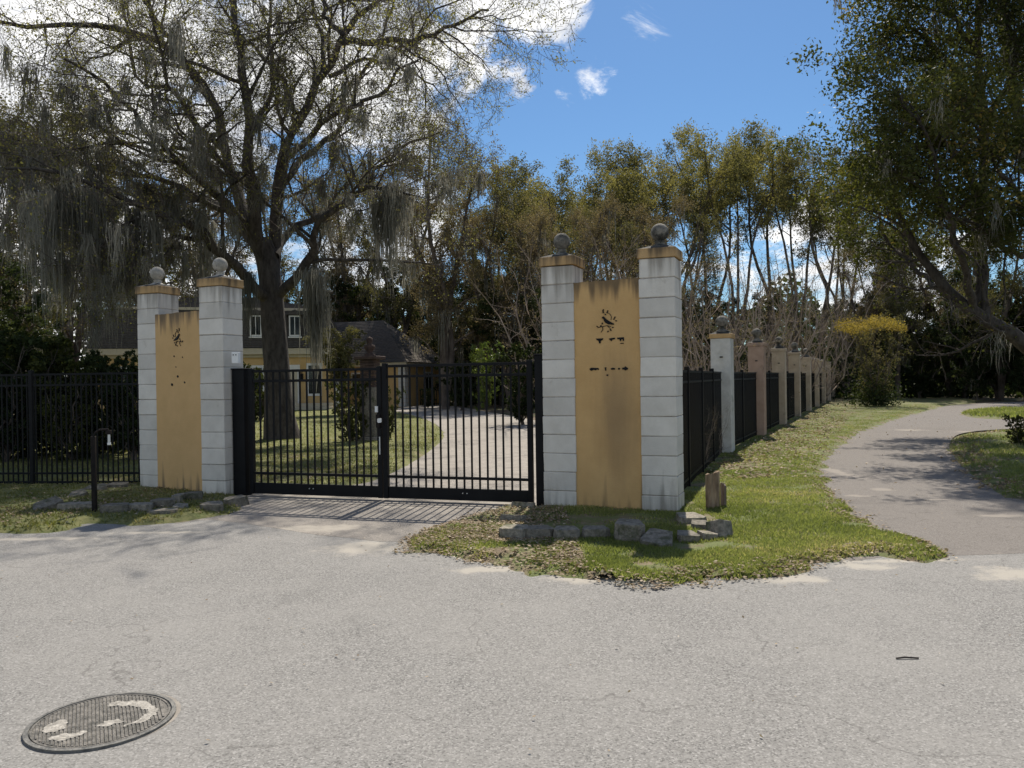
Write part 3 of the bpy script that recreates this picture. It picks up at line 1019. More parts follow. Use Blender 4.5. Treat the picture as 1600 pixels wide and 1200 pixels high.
def leaf(label, x0, x1, ztop, latch):
    c = gA + gdir * ((x0 + x1) / 2)
    t = thing('gate_leaf', label, 'gate', (c.x, c.y, 0), gang, 'leaves of the driveway gate')
    a_, b_ = -(x1 - x0) / 2, (x1 - x0) / 2
    sm = MB().box(-.032, .032, -.032, .032, .03, ztop + .035, .003).mesh('stile', M['black_metal'])
    link('stile', sm, t, (a_ + .032, 0, 0)); link('stile', sm, t, (b_ - .032, 0, 0))
    rm = MB().box(a_ + .066, b_ - .066, -.02, .02, -.018, .018, .002).mesh('rail', M['black_metal'])
    for z in (ztop - .005, ztop - .145, .325):
        link('rail', rm, t, (0, 0, z))
    MB().box(a_ + .066, b_ - .066, -.018, .018, .035, .19, .003).build('kick_panel', M['black_metal'], t)
    pk = MB().box(-.0105, .0105, -.0105, .0105, .19, ztop - .02).mesh('picket', M['black_metal'])
    n = 17
    for i in range(n):
        x = a_ + .066 + (b_ - a_ - .132) * (i + 1) / (n + 1)
        link('picket', pk, t, (x + rb.uniform(-.002, .002), 0, 0))
    for x in (-.03, .03):
        MB().tube([(x * 1.0 + (-.05 if latch else .12), -.026, .13), (x * 1.0 + (-.05 if latch else .12), -.018, .13)], .008, 8).build('screw', M['steel'], t)
    if latch:
        lt = MB().box(b_ - .06, b_ - .005, -.075, -.033, .98, 1.16, .004).build('latch_box', M['rusty_metal'], t)
        MB().tube([(b_ - .045, -.076, 1.19), (b_ - .045, -.076, 1.27)], .022, 10).build('latch_knob', M['white_plastic'], lt)
        MB().box(b_ - .028, b_ - .012, -.050, -.034, .62, .86, .002).build('drop_bar', M['steel'], lt)
        MB().box(b_ - .03, b_ + .03, -.085, -.076, 1.05, 1.11, .012).build('latch_plate', M['white_plastic'], lt)
    return t


leaf('left leaf of the black picket driveway gate with white latch parts', .115, .115 + LW, 1.775, True)
leaf('right leaf of the black picket driveway gate before the curving drive', .135 + LW, .135 + 2 * LW, 1.81, False)

# small white box on the left gate wall pillar
c = P(370, 558, 11.2)
t = thing('wall_box', 'small white electrical box above the wide black gate post', 'electrical box', (c.x, c.y - .03, c.z - .09), gang)
MB().box(-.055, .055, -.03, .03, 0, .16, .006).build('housing', M['white_plastic'], t)
for sx in (-.022, .022):
    MB().tube([(sx, -.036, .12), (sx, -.029, .12)], .009, 8).build('hole', M['black_metal'], t)

# ------------------------------------------------------------------ left fence
def picket_panel(t, a_, b_, n, ztop, zrails, zbot, w=.018, joined=False, rw=.016):
    pk = MB().box(-w / 2, w / 2, -w / 2, w / 2, zbot, ztop - .018).mesh('picket', M['black_metal'])
    rm = MB().box(a_, b_, -rw, rw, -.016, .016).mesh('rail', M['black_metal'])
    for z in zrails: link('rail', rm, t, (0, 0, z))
    if joined:
        mb = MB()
        for i in range(n):
            x = a_ + (b_ - a_) * (i + .5) / n
            mb.box(x - w / 2, x + w / 2, -w / 2 * .9, w / 2 * .9, zbot, ztop - .018)
        tag(mb.build('picket_row', M['black_metal'], t), kind='stuff')
    else:
        for i in range(n):
            link('picket', pk, t, (a_ + (b_ - a_) * (i + .5) / n, 0, 0))


fA = P(222, 600, 12.45); fB = Vector((-17.5, 13.6, 0)); fA.z = 0
fd = (fB - fA).normalized(); fang = math.atan2(fd.y, fd.x)
t = thing('iron_fence', 'black iron picket fence left of the left gate wall, dark hedge behind it', 'fence', (fA.x, fA.y, 0), fang)
pm_ = MB().box(-.03, .03, -.03, .03, 0, 1.86, .003).mesh('fence_post', M['black_metal'])
x = 0; k = 0
while x < 11:
    picket_panel(t, x + .03, x + 1.83, 21, 1.80, (1.79, 1.62, .22, .08), .02)
    link('fence_post', pm_, t, (x + 1.86, 0, 0))
    x += 1.86

# bent keypad post at the road edge
b0 = G(148, 806)
t = thing('gooseneck_post', 'thin black post with bent top arm and small tag, at the left road edge', 'post', (b0.x, b0.y, 0), .1)
MB().box(-.026, .026, -.026, .026, 0, .98, .004).build('shaft', M['rusty_metal'], t)
MB().tube([(0, 0, .97), (.02, 0, 1.02), (.07, 0, 1.055), (.18, 0, 1.06)], .013, 8).build('arm', M['rusty_metal'], t)
hd = MB().box(.15, .21, -.02, .02, 1.0, 1.05, .003).build('head', M['rusty_metal'], t)
MB().box(.17, .20, -.006, .006, .90, 1.0, .002).build('hanging_tag', M['steel'], t)
MB().box(.165, .205, -.008, .008, .868, .899, .002).build('tag_plate', M['white_plastic'], t)

# ------------------------------------------------------------------ pier fence on the right
FD = Vector((.465, 1, 0)).normalized()
FNg = Vector((FD.y, -FD.x, 0))
fan = math.atan2(FD.y, FD.x)
PW = .40
ORD = ['nearest', 'second nearest', 'third nearest', 'fourth nearest', 'fifth nearest', 'sixth nearest', 'seventh nearest', 'eighth nearest', 'ninth nearest', 'tenth nearest', 'farthest']
piers = []
fin_small = finial_mesh(M['finial'], .125)
for k in range(11):
    y = 16.25 + 4.55 * k
    c = Vector((-3.04 + .465 * y, y, 0)) - FNg * PW / 2
    piers.append(c)
    mt = M['pier_pale'] if k == 0 else M['pier_pink'] if k == 1 else M['pier_tan']
    lab = ('nearest pier of the side fence, pale grey with ochre cap and dark ball' if k == 0 else
           'second nearest pier of the side fence, pinkish brown with a ball on top' if k == 1 else
           '%s pier of the side fence, counted from the gate wall, weathered tan' % ORD[k])
    t = thing('fence_pier', lab, 'pillar', c, fan, 'piers of the side fence')
    h = 2.38 if k < 4 else 2.30
    MB().box(-PW / 2, PW / 2, -PW / 2, PW / 2, -.05, h, .012, jit=.004, rng=rb).build('shaft', mt, t)
    hh = PW / 2 + .025
    if k < 8:
        cp = MB().box(-hh, hh, -hh, hh, h, h + .09, .006).build('cap', M['cap'] if k == 0 else mt, t)
        q = [(-hh, -hh), (hh, -hh), (hh, hh), (-hh, hh)]
        MB().prism([(u * .97, v * .97) for u, v in q], h + .0905, h + .15, [(u * .3, v * .3) for u, v in q]).build('weathered_top', M['lead'], cp)
        if k < 5:
            link('ball_finial', fin_small, cp, (0, 0, h + .13))
    MB().box(-PW / 2 - .012, -PW / 2 - .001, -.045, .015, 1.98, 2.01).build('wall_slot', M['lead'], t)
ends = [pRb + FD * .30] + piers
BAYN = ['bay between the right gate wall and the nearest pier', 'bay between the nearest and second piers', 'bay between the second and third piers', 'bay between the third and fourth piers',
        'bay between the fourth and fifth piers', 'bay between the fifth and sixth piers', 'bay between the sixth and seventh piers', 'bay between the seventh and eighth piers',
        'bay between the eighth and ninth piers', 'bay between the ninth and tenth piers', 'last bay before the farthest pier']
for k in range(11):
    p0 = ends[k] + (FD * PW / 2 if k else Vector((0, 0, 0))); p1 = ends[k + 1] - FD * PW / 2
    ln = (p1 - p0).length; d_ = (p1 - p0).normalized()
    t = thing('iron_fence_bay', 'black iron pickets of the %s' % BAYN[k], 'fence', p0, math.atan2(d_.y, d_.x), 'iron bays of the side fence')
    picket_panel(t, 0.01, ln - .01, int(ln / .085), 1.70, (1.68, 1.53, .16), .06, .022, joined=k > 2)
    for f in (.25, .5, .75) if k == 0 else (.5,):
        MB().box(ln * f - .03, ln * f + .03, -.034, .034, 0, 1.75, .003).build('fence_post', M['black_metal'], t)

# ------------------------------------------------------------------ edging stones
rs = random.Random(9)
stone_meshes = []
for k in range(7):
    mb = MB()
    w, dd = .5, .5
    plan = [(-.5, -.30), (-.34, -.5), (.34, -.5), (.5, -.30), (.34, .5), (-.34, .5)]
    plan = [(p[0] + rs.uniform(-.03, .03), p[1] + rs.uniform(-.03, .03)) for p in plan]
    top = [(p[0] * .94 + rs.uniform(-.02, .02), p[1] * .92 + rs.uniform(-.02, .02)) for p in plan]
    mb.prism(plan, -.25, 1, top)
    bmesh.ops.remove_doubles(mb.bm, verts=mb.bm.verts, dist=1e-5)
    bmesh.ops.bevel(mb.bm, geom=[e for e in mb.bm.edges], offset=.018, segments=1, affect='EDGES')
    for v in mb.bm.verts:
        v.co += Vector([rs.uniform(-.018, .018) for _ in range(3)])
    stone_meshes.append(mb.mesh('edging_stone', M['stone']))


def stone(x0, x1, yb, h, dep, label, group, tilt=(0, 0), rz=0, z=-.015, mat=None):
    g = G((x0 + x1) / 2, yb, z)
    w = (x1 - x0) / F * g.y
    o = link('edging_stone', rs.choice(stone_meshes))
    o.scale = (w * 1.12, dep * 1.15, h * 1.2)
    o.location = (g.x, g.y + dep / 2, z)
    o.rotation_euler = (tilt[0], tilt[1], rz)
    return tag(o, label, 'edging stone', group)


RG = 'edging stones round the right gate wall bed'
stone(783, 829, 851, .13, .24, 'edging stone at the front left corner of the right bed, mostly shaded', RG, rz=-.15)
stone(822, 865, 852, .13, .22, 'second stone from the left in the front row of the right bed', RG, rz=.03)
stone(865, 907, 853, .13, .22, 'third stone from the left in the front row of the right bed', RG)
stone(909, 954, 852, .13, .20, 'fourth stone from the left in the front row of the right bed, before the gap', RG)
stone(962, 1008, 856, .19, .26, 'tallest stone in the front row of the right bed, just right of the gap', RG, (0.05, .04), -.12)
stone(1009, 1056, 864, .12, .26, 'stone tipped forward out of the front row of the right bed', RG, (.30, .1), -.45)
stone(1058, 1093, 857, .11, .18, 'low dark stone below the right pillar corner, right of the tipped stone', RG, (.1, .05), .05)
stone(1093, 1121, 854, .10, .18, 'short stone between the low dark stone and the rounded slab on the right', RG, (0, .1), .3)
stone(1114, 1144, 851, .17, .20, 'pale slab leaning at the far right end of the right bed', RG, (-.25, .25), .7)
stone(1064, 1104, 819, .06, .30, 'flat pale stone close to the foot of the rightmost pillar', RG, (.03, 0), .1, z=.04)
stone(1084, 1114, 830, .06, .22, 'small flat pale stone in front of the flat stone at the right pillar', RG, (.04, .03), -.1, z=.03)
stone(788, 815, 825, .10, .26, 'stone on the left return of the right bed, behind the corner stone', RG, (0, .15), 1.1)
stone(806, 828, 803, .10, .26, 'stone beside the slim black gate post, last of the left return', RG, (0, .15), 1.2)
LG = 'edging stones round the left gate wall bed'
stone(50, 92, 804, .13, .22, 'leaning slab at the far left end of the left bed, in the grass', LG, (.3, -.3), .5)
stone(90, 143, 804, .11, .22, 'long dark stone just left of the thin bent post', LG)
stone(104, 130, 784, .10, .22, 'small tilted stone behind the dark stone, left of the thin bent post', LG, (.2, -.2), .5)
stone(129, 161, 772, .09, .25, 'pale stone directly behind the thin bent post, near the fence', LG, (.1, -.1), .3)
stone(160, 195, 768, .09, .25, 'flat stone at the fence foot, left of the leftmost pillar', LG, (.05, 0), .05)
stone(194, 224, 764, .06, .22, 'stone nearest the leftmost pillar at the fence foot', LG)
stone(153, 194, 810, .13, .24, 'stone just right of the foot of the thin bent post', LG, rz=.1)
stone(193, 233, 807, .12, .22, 'second stone right of the thin bent post, front row', LG, rz=.05)
stone(233, 268, 801, .13, .22, 'third stone right of the thin bent post, behind the bright flat stone', LG, rz=.1)
stone(266, 282, 793, .13, .22, 'narrow stone behind the small fallen stone in the left bed', LG, rz=.1)
stone(281, 312, 789, .13, .20, 'stone with a bright right end, below the left ochre panel', LG, rz=.05)
stone(231, 271, 812, .09, .20, 'bright flat stone lying loose in front of the left row', LG, (0, 0), 0)
stone(266, 288, 803, .08, .20, 'small fallen stone right of the bright loose stone', LG, (.1, .1), .2)
stone(311, 345, 804, .11, .20, 'dark stone standing out in front beside the gate shadow', LG, (.1, 0), .1)
stone(344, 381, 793, .10, .24, 'dark stone in front of the wide black gate post', LG, (0, -.1), .5)
stone(355, 368, 776, .13, .12, 'small pale stone at the foot of the wide black gate post', LG, (0, .1), .2)

# ------------------------------------------------------------------ stumps
def stump(px, py, w, h, label, mat, seed):
    r = random.Random(seed)
    g = G(px, py)
    mb = MB()
    n = 14; rings = []
    zz = [-.05, .06, .2, .35, .55, .75, .9, 1.0]
    for z in zz:
        rr = w / 2 * (1.25 if z < .05 else 1.05 if z < .1 else 1.0 - .05 * z)
        ring = []
        for k in range(n):
            a_ = 2 * PI * k / n
            f = 1 + .24 * math.sin(3 * a_ + seed) + .09 * math.sin(7 * a_ + z * 2)
            top = (.05 * math.sin(a_ + seed) + r.uniform(-.035, .035)) * h if z == 1 else 0
            ring.append(mb.bm.verts.new((rr * f * math.cos(a_), rr * f * math.sin(a_) * .8, z * h + top)))
        rings.append(ring)
    for A, B in zip(rings, rings[1:]):
        for k in range(n):
            mb.bm.faces.new((A[k], A[(k + 1) % n], B[(k + 1) % n], B[k]))
    cc_ = mb.bm.verts.new((0, 0, h * .97))
    for k in range(n): mb.bm.faces.new((rings[-1][k], rings[-1][(k + 1) % n], cc_))
    o = mb.build('tree_stump', mat, None, (g.x, g.y, 0), 0)
    return tag(o, label, 'stump', 'weathered stumps on the verge')


stump(1112, 799, .16, .45, 'thick split tree stump standing in the grass right of the gate wall', M['wood'], 2)
stump(1131, 797, .07, .31, 'thin grey stump standing just right of the thick stump', M['wood_grey'], 5)

# ------------------------------------------------------------------ manhole cover
mc = G(160, 1127)
t = thing('manhole_cover', 'round ribbed iron manhole cover with worn white paint, in the road', 'manhole cover', (mc.x, mc.y, 0), math.radians(8))
R0 = .325
mb = MB(); mb.lathe([(R0, .001), (R0, .012), (R0 - .020, .013), (R0 - .022, .004), (R0 - .026, .004)], 64)
mb.build('frame_ring', M['iron_rim'], t)
mb = MB(); mb.lathe([(R0 - .027, .002), (R0 - .027, .011), (R0 - .036, .0115), (R0 - .037, .0075), (0, .0075)], 64)
lid = mb.build('lid', M['iron'], t)
mb = MB()
x = -R0 + .056
while x < R0 - .05:
    hh = math.sqrt(max((R0 - .042) ** 2 - x * x, 0))
    mb.box(x - .005, x + .005, -hh, hh, .0076, .0120)
    x += .0165
tag(mb.build('ribs', M['iron'], lid, None, math.radians(20)), kind='stuff')
rp = np.random.RandomState(3)
def paint(name, pts):
    c = catmull(pts, 9) * .88
    c[:, 0] += .012 * vnoise(c[:, 0], c[:, 1], 60, 5) + .006 * vnoise(c[:, 0], c[:, 1], 150, 6)
    c[:, 1] += .012 * vnoise(c[:, 0], c[:, 1], 60, 7) + .006 * vnoise(c[:, 0], c[:, 1], 150, 8)
    mb = MB(); mb.prism([(q[0], q[1]) for q in c], .0095, .0127)
    mb.build(name, M['old_paint'], lid)
paint('paint_mark', [(-.02, .22), (.06, .235), (.16, .20), (.24, .12), (.275, .03), (.25, -.07), (.19, -.10), (.15, -.11), (.20, -.03), (.215, .05), (.17, .11), (.10, .155), (.02, .17), (-.03, .18)])
paint('paint_mark', [(-.26, -.02), (-.20, .015), (-.17, -.03), (-.15, -.09), (-.20, -.13), (-.26, -.11)])
paint('paint_mark', [(-.15, -.17), (-.09, -.16), (-.05, -.14), (-.03, -.19), (-.07, -.225), (-.13, -.235), (-.18, -.22)])
paint('paint_mark', [(.03, -.04), (.09, -.02), (.12, -.07), (.06, -.10), (.0, -.09)])
ann = []
for k in range(150):
    th = k * 2 * PI / 150
    wd = .008 + .028 * max(0, math.cos(th - .75)) ** 2 + .006 * mnoise.noise(Vector((math.cos(th) * 9, math.sin(th) * 9, 0))) + .006 * mnoise.noise(Vector((math.cos(th) * 30, math.sin(th) * 30, 4)))
    ann.append((math.cos(th) * (R0 + wd * .7), math.sin(th) * (R0 + wd * .7)))
cp_ = sheet('worn_collar', ann, .0008, M['concrete'], None, t)

# twig on the road
g = G(1417, 1030)
tag(MB().tube([(g.x - .06, g.y, .006), (g.x - .01, g.y + .004, .010), (g.x + .065, g.y - .002, .006)], .005, 6).build('fallen_twig', M['bark']), 'short dark twig lying alone on the road at right', 'twig')
g = G(690, 862)

# ------------------------------------------------------------------ house and garage
def stepped_roof(name, quadpts, parent, mat, step=.16, thick=.02):
    """roof plane of overlapping shingle courses; quadpts: eave left, eave right, top right, top left"""
    A, B, C_, D_ = [Vector(p) for p in quadpts]
    n = max(2, int(((D_ - A).length + (C_ - B).length) / 2 / step))
    nr = (B - A).cross(D_ - A).normalized()
    if nr.z < 0: nr = -nr
    V = []; Fq = []
    for k in range(n):
        t0, t1 = k / n, (k + 1) / n
        a0 = A.lerp(D_, t0) + nr * thick; b0_ = B.lerp(C_, t0) + nr * thick
        a1 = A.lerp(D_, t1) + nr * .002; b1_ = B.lerp(C_, t1) + nr * .002
        a2 = a1 + nr * (thick - .002); b2 = b1_ + nr * (thick - .002)
        i = len(V); V += [a0, b0_, b1_, a1, a2, b2]
        Fq += [(i, i + 1, i + 2, i + 3), (i + 3, i + 2, i + 5, i + 4)]
    return link(name, newmesh(name, np.array([tuple(v) for v in V]), [np.array(Fq)], [mat]), parent)


hA = P(150, 600, 43.5); hB = P(531, 600, 47.0); hA.z = hB.z = 0
hd_ = (hB - hA).normalized(); hn = math.atan2(hd_.y, hd_.x)
HL = (hB - hA).length
t = thing('house', 'yellow house with cream eaves, dark mansard roof and white dormers, behind the big mossy tree', 'house', hA, hn)
WD = 11.0
MB().box(0, HL, .0, WD, -.1, 3.25).build('wall', M['yellow_wall'], t)
MB().box(-.35, HL + .35, -.35, WD + .35, 3.2501, 3.62, .02).build('fascia', M['cream'], t)
MB().box(-.15, HL + .15, -.15, WD + .15, 3.08, 3.2499, .02).build('cornice', M['cream'], t)
ze, zm = 3.64, 5.9
x0, x1, y0, y1 = -.4, HL + .4, -.4, WD + .4
ins = 1.0
rf = stepped_roof('roof', [(x0, y0, ze), (x1, y0, ze), (x1 - ins, y0 + ins, zm), (x0 + ins, y0 + ins, zm)], t, M['shingle'])
stepped_roof('roof', [(x1, y0, ze), (x1, y1, ze), (x1 - ins, y1 - ins, zm), (x1 - ins, y0 + ins, zm)], t, M['shingle'])
stepped_roof('roof', [(x0, y0, ze), (x0, y1, ze), (x0 + ins, y1 - ins, zm), (x0 + ins, y0 + ins, zm)], t, M['shingle'])
stepped_roof('roof', [(x0, y1, ze), (x1, y1, ze), (x1 - ins, y1 - ins, zm), (x0 + ins, y1 - ins, zm)], t, M['shingle'])
zr_ = 7.1
yc = (y0 + y1) / 2
E = [(x0 + ins, y0 + ins), (x1 - ins, y0 + ins), (x1 - ins, y1 - ins), (x0 + ins, y1 - ins)]
stepped_roof('upper_roof', [(*E[0], zm), (*E[1], zm), (x1 - 5, yc, zr_), (x0 + 5, yc, zr_)], t, M['shingle'])
stepped_roof('upper_roof', [(*E[2], zm), (*E[3], zm), (x0 + 5, yc, zr_), (x1 - 5, yc, zr_)], t, M['shingle'])
stepped_roof('upper_roof', [(*E[1], zm), (*E[2], zm), (x1 - 5, yc, zr_), (x1 - 5, yc + .01, zr_)], t, M['shingle'])
stepped_roof('upper_roof', [(*E[3], zm), (*E[0], zm), (x0 + 5, yc, zr_), (x0 + 5, yc + .01, zr_)], t, M['shingle'])
MB().box(x0 + ins - .06, x1 - ins + .06, y0 + ins - .08, y0 + ins + .02, zm - .05, zm + .1).build('roof_trim', M['cream'], t)
inv = Matrix.Rotation(-hn, 3, 'Z')


def hx(px):     # distance along the facade at which it appears at px
    best, bx_ = 1e9, 0
    for k in range(400):
        s = HL * k / 399
        p = hA + hd_ * s
        q = 800 + F * p.x / p.y
        if abs(q - px) < best: best, bx_ = abs(q - px), s
    return bx_


for px in (340, 401, 462):
    s = hx(px)
    w = .34
    zb, zt_ = 4.25, 5.55
    yb = y0 + (zb - ze) / (zm - ze) * ins - .05
    d_ = MB().box(s - w, s + w, yb, yb + .9, zb, zt_).build('dormer', M['shingle'], t)
    MB().box(s - w + .02, s + w - .02, yb - .0035, yb - .001, zb + .06, zt_ - .04).build('window_frame', M['white_trim'], d_)
    MB().box(s - w + .09, s + w - .09, yb - .012, yb - .004, zb + .14, zt_ - .12).build('pane', M['glass'], d_)
    MB().box(s - w - .04, s + w + .04, yb - .06, yb - .014, zb - .04, zb + .04).build('sill', M['white_trim'], d_)
    MB().box(s - .02, s + .02, yb - .025, yb - .013, zb + .14, zt_ - .12).build('glazing_bar', M['white_trim'], d_)
    MB().prism([(s - w - .12, zt_), (s + w + .12, zt_), (s + w + .05, zt_ + .14), (s, zt_ + .30), (s - w - .05, zt_ + .14)], yb - .12, yb + 1.0, axis='y').build('dormer_roof', M['shingle'], d_)
for px, w, z0, z1 in ((396, .5, .9, 2.5), (491, .32, .95, 2.6), (300, .5, .9, 2.5), (200, .5, .9, 2.5)):
    s = hx(px)
    f_ = MB().box(s - w - .12, s + w + .12, -.06, -.001, z0 - .14, z1 + .14, .01).build('window', M['white_trim'], t)
    MB().box(s - w, s + w, -.066, -.061, z0, z1).build('pane', M['glass'], f_)
    MB().box(s - .02, s + .02, -.08, -.067, z0, z1).build('glazing_bar', M['white_trim'], f_)
    MB().box(s - w, s + w, -.08, -.0665, (z0 + z1) / 2 - .02, (z0 + z1) / 2 + .02).build('glazing_bar', M['white_trim'], f_)
s = hx(452)
dr = MB().box(s - .62, s + .62, -.08, -.001, 0, 2.65, .01).build('door', M['white_trim'], t)
MB().box(s - .46, s + .46, -.095, -.081, .02, 2.3).build('door_panel', M['cream'], dr)
s = hx(472)
lp = MB().box(s - .07, s + .07, -.22, -.06, 1.75, 2.05, .01).build('wall_lantern', M['black_metal'], t)
MB().tube([(s, -.005, 2.2), (s, -.1, 2.28), (s, -.14, 2.05)], .02, 6).build('lantern_bracket', M['black_metal'], lp)
MB().prism([(s - .1, -.25), (s + .1, -.25), (s + .1, -.03), (s - .1, -.03)], 2.051, 2.14, [(s - .02, -.16), (s + .02, -.16), (s + .02, -.12), (s - .02, -.12)]).build('lantern_hood', M['black_metal'], lp)
for k in range(13):
    MB().box(HL - .35, HL + .03, -.03, .3, k * .24, k * .24 + .225, .008).build('quoin', M['quoin'], t)
s = hx(480)
for k in range(2):
    MB().box(s - 2.4, s + 1.4, -1.6 + .35 * k, -.1, k * .2, (k + 1) * .2 - .002, .01).build('terrace_step', M['cream'], t)

C0 = Vector((-6.75, 50, 0)); C1 = Vector((-4.75, 56, 0))
gl = math.atan2((C1 - C0).y, (C1 - C0).x)
# local x runs along the right-hand face, local y towards the house
t = thing('garage', 'small yellow outbuilding with brown hipped roof, at the end of the drive', 'outbuilding', C0, gl)
GW = (C1 - C0).length; GD = 9.5
MB().box(0, GW, 0, GD, -.1, 2.55).build('wall', M['yellow_wall'], t)
MB().box(-.25, GW + .25, -.25, GD + .25, 2.5501, 2.80, .015).build('fascia', M['cream'], t)
ze = 2.81; zr_ = 5.75; o_ = .32; yi = 3.1
stepped_roof('roof', [(-o_, -o_, ze), (GW + o_, -o_, ze), (GW / 2 + .01, yi, zr_), (GW / 2, yi, zr_)], t, M['shingle_lit'], .2)  # right-hand slope in the sunlit copy, the other slopes in plain dark shingle
stepped_roof('roof', [(-o_, -o_, ze), (-o_, GD + o_, ze), (GW / 2, GD - yi + .6, zr_), (GW / 2, yi, zr_)], t, M['shingle'], .2)
stepped_roof('roof', [(GW + o_, -o_, ze), (GW + o_, GD + o_, ze), (GW / 2, GD - yi + .6, zr_), (GW / 2, yi, zr_)], t, M['shingle'], .2)
stepped_roof('roof', [(-o_, GD + o_, ze), (GW + o_, GD + o_, ze), (GW / 2 + .01, GD - yi + .6, zr_), (GW / 2, GD - yi + .6, zr_)], t, M['shingle'], .2)
for (qx0, qx1, qy0, qy1) in ((-.03, .45, -.03, .45), (GW - .45, GW + .03, -.03, .45)):
    for k in range(10):
        MB().box(qx0, qx1, qy0, qy1, k * .25, k * .25 + .235, .008).build('quoin', M['quoin'], t)
for (cx_, w) in ((GW * .55, .55),):
    f_ = MB().box(cx_ - w, cx_ + w, -.05, -.001, .9, 2.2, .01).build('window', M['white_trim'], t)
    MB().box(cx_ - w + .1, cx_ + w - .1, -.056, -.051, 1.0, 2.1).build('pane', M['glass'], f_)
    MB().box(cx_ - .02, cx_ + .02, -.07, -.057, 1.0, 2.1).build('glazing_bar', M['white_trim'], f_)
f_ = MB().box(-.05, -.001, 2.6, 3.8, .9, 2.2, .01).build('window', M['white_trim'], t)
MB().box(-.056, -.051, 2.7, 3.7, 1.0, 2.1).build('pane', M['glass'], f_)

# low railing and steps by the outbuilding
g = G(640, 633); g2 = G(690, 634)
dv = (g2 - g); an = math.atan2(dv.y, dv.x)
t = thing('garden_railing', 'short low dark railing in front of the outbuilding', 'railing', (g.x, g.y, 0), an)
ln = dv.length
rmn = MB().box(0, ln, -.02, .02, -.02, .02).mesh('rail', M['black_metal'])
link('rail', rmn, t, (0, 0, 1.0)); link('rail', rmn, t, (0, 0, .15))
bm_ = MB().box(-.016, .016, -.016, .016, 0, 1.0).mesh('baluster', M['black_metal'])
for i in range(15): link('baluster', bm_, t, (ln * i / 14, 0, 0))

# statue pedestal in the lawn
g = G(580, 690)
t = thing('pedestal', 'tall stone pedestal with brick upper part and small statue, behind the gate centre', 'pedestal', (g.x, g.y, 0), -.25)
MB().box(-.27, .27, -.27, .27, 0, .14, .015).build('plinth', M['stone'], t)
MB().box(-.22, .22, -.22, .22, .1401, 1.45, .012).build('shaft', M['stone'], t)
for k in range(9):
    MB().box(-.2, .2, -.2, .2, 1.4501 + k * .082, 1.4501 + k * .082 + .074, .006).build('brick_course', M['brick_red'], t)
MB().box(-.32, .32, -.32, .32, 2.19, 2.28, .015).build('cornice', M['brick_red'], t)
mb = MB(); mb.lathe([(.14, 2.28), (.14, 2.33), (.07, 2.37), (.10, 2.44), (.15, 2.50), (.14, 2.56), (.06, 2.60), (.075, 2.66), (.09, 2.71), (.07, 2.77), (0, 2.80)], 16)
mb.build('statue', M['brick_red'], t, smooth=True)

# ------------------------------------------------------------------ trees and shrubs
def tubes(Pn, R, sides):
    """Pn (N,n,3), R (N,n) -> verts, quads"""
    N_, n, _ = Pn.shape
    T = np.empty_like(Pn)
    T[:, 1:-1] = Pn[:, 2:] - Pn[:, :-2]; T[:, 0] = Pn[:, 1] - Pn[:, 0]; T[:, -1] = Pn[:, -1] - Pn[:, -2]
    T /= np.linalg.norm(T, axis=2)[..., None] + 1e-9
    up = np.zeros_like(T); up[..., 0] = .3; up[..., 1] = .95
    vert = np.abs(T[..., 2:3]) < .8
    up = np.where(vert, np.array([0, 0, 1.0]), up)
    U = np.cross(T, up); U /= np.linalg.norm(U, axis=2)[..., None] + 1e-9
    Vv = np.cross(T, U)
    a_ = np.arange(sides) * 2 * PI / sides
    ring = (Pn[:, :, None] + (U[:, :, None] * np.cos(a_)[None, None, :, None] + Vv[:, :, None] * np.sin(a_)[None, None, :, None]) * R[:, :, None, None])
    idx = np.arange(N_ * n * sides).reshape(N_, n, sides)
    q = np.stack([idx[:, :-1], np.roll(idx, -1, 2)[:, :-1], np.roll(idx, -1, 2)[:, 1:], idx[:, 1:]], -1)
    return ring.reshape(-1, 3), q.reshape(-1, 4)


def spawn(Pn, R, k, lmin, lmax, a0, a1, up, n, rf, wob, r, tmin=.2, tip=.25, rmax=9, fade=.5):
    N_, m, _ = Pn.shape
    p = np.repeat(Pn, k, 0); rr = np.repeat(R, k, 0)
    Q = len(p)
    t = tmin + (1 - tmin) * (np.tile((np.arange(k) + .5) / k, N_) + r.uniform(-.5, .5, Q) / k)
    f = np.clip(t, 0, .999) * (m - 1); i = f.astype(int); w = (f - i)[:, None]
    ar = np.arange(Q)
    s = p[ar, i] * (1 - w) + p[ar, i + 1] * w
    r0 = (rr[ar, i] * (1 - w[:, 0]) + rr[ar, i + 1] * w[:, 0])
    tg = p[ar, i + 1] - p[ar, i]; tg /= np.linalg.norm(tg, axis=1)[:, None] + 1e-9
    pe = r.normal(size=(Q, 3)); pe -= (pe * tg).sum(1)[:, None] * tg; pe /= np.linalg.norm(pe, axis=1)[:, None] + 1e-9
    an = r.uniform(a0, a1, Q)[:, None]
    d = tg * np.cos(an) + pe * np.sin(an)
    ln = r.uniform(lmin, lmax, Q) * (1 - fade * t)
    out = np.empty((Q, n, 3)); out[:, 0] = s
    st = (ln / (n - 1))[:, None]
    for j in range(1, n):
        d = d + r.normal(0, wob, (Q, 3)); d[:, 2] += up
        d /= np.linalg.norm(d, axis=1)[:, None] + 1e-9
        out[:, j] = out[:, j - 1] + d * st
    rs_ = np.minimum(r0 * rf, rmax)
    RR = rs_[:, None] * np.linspace(1, tip, n)[None]
    return out, RR


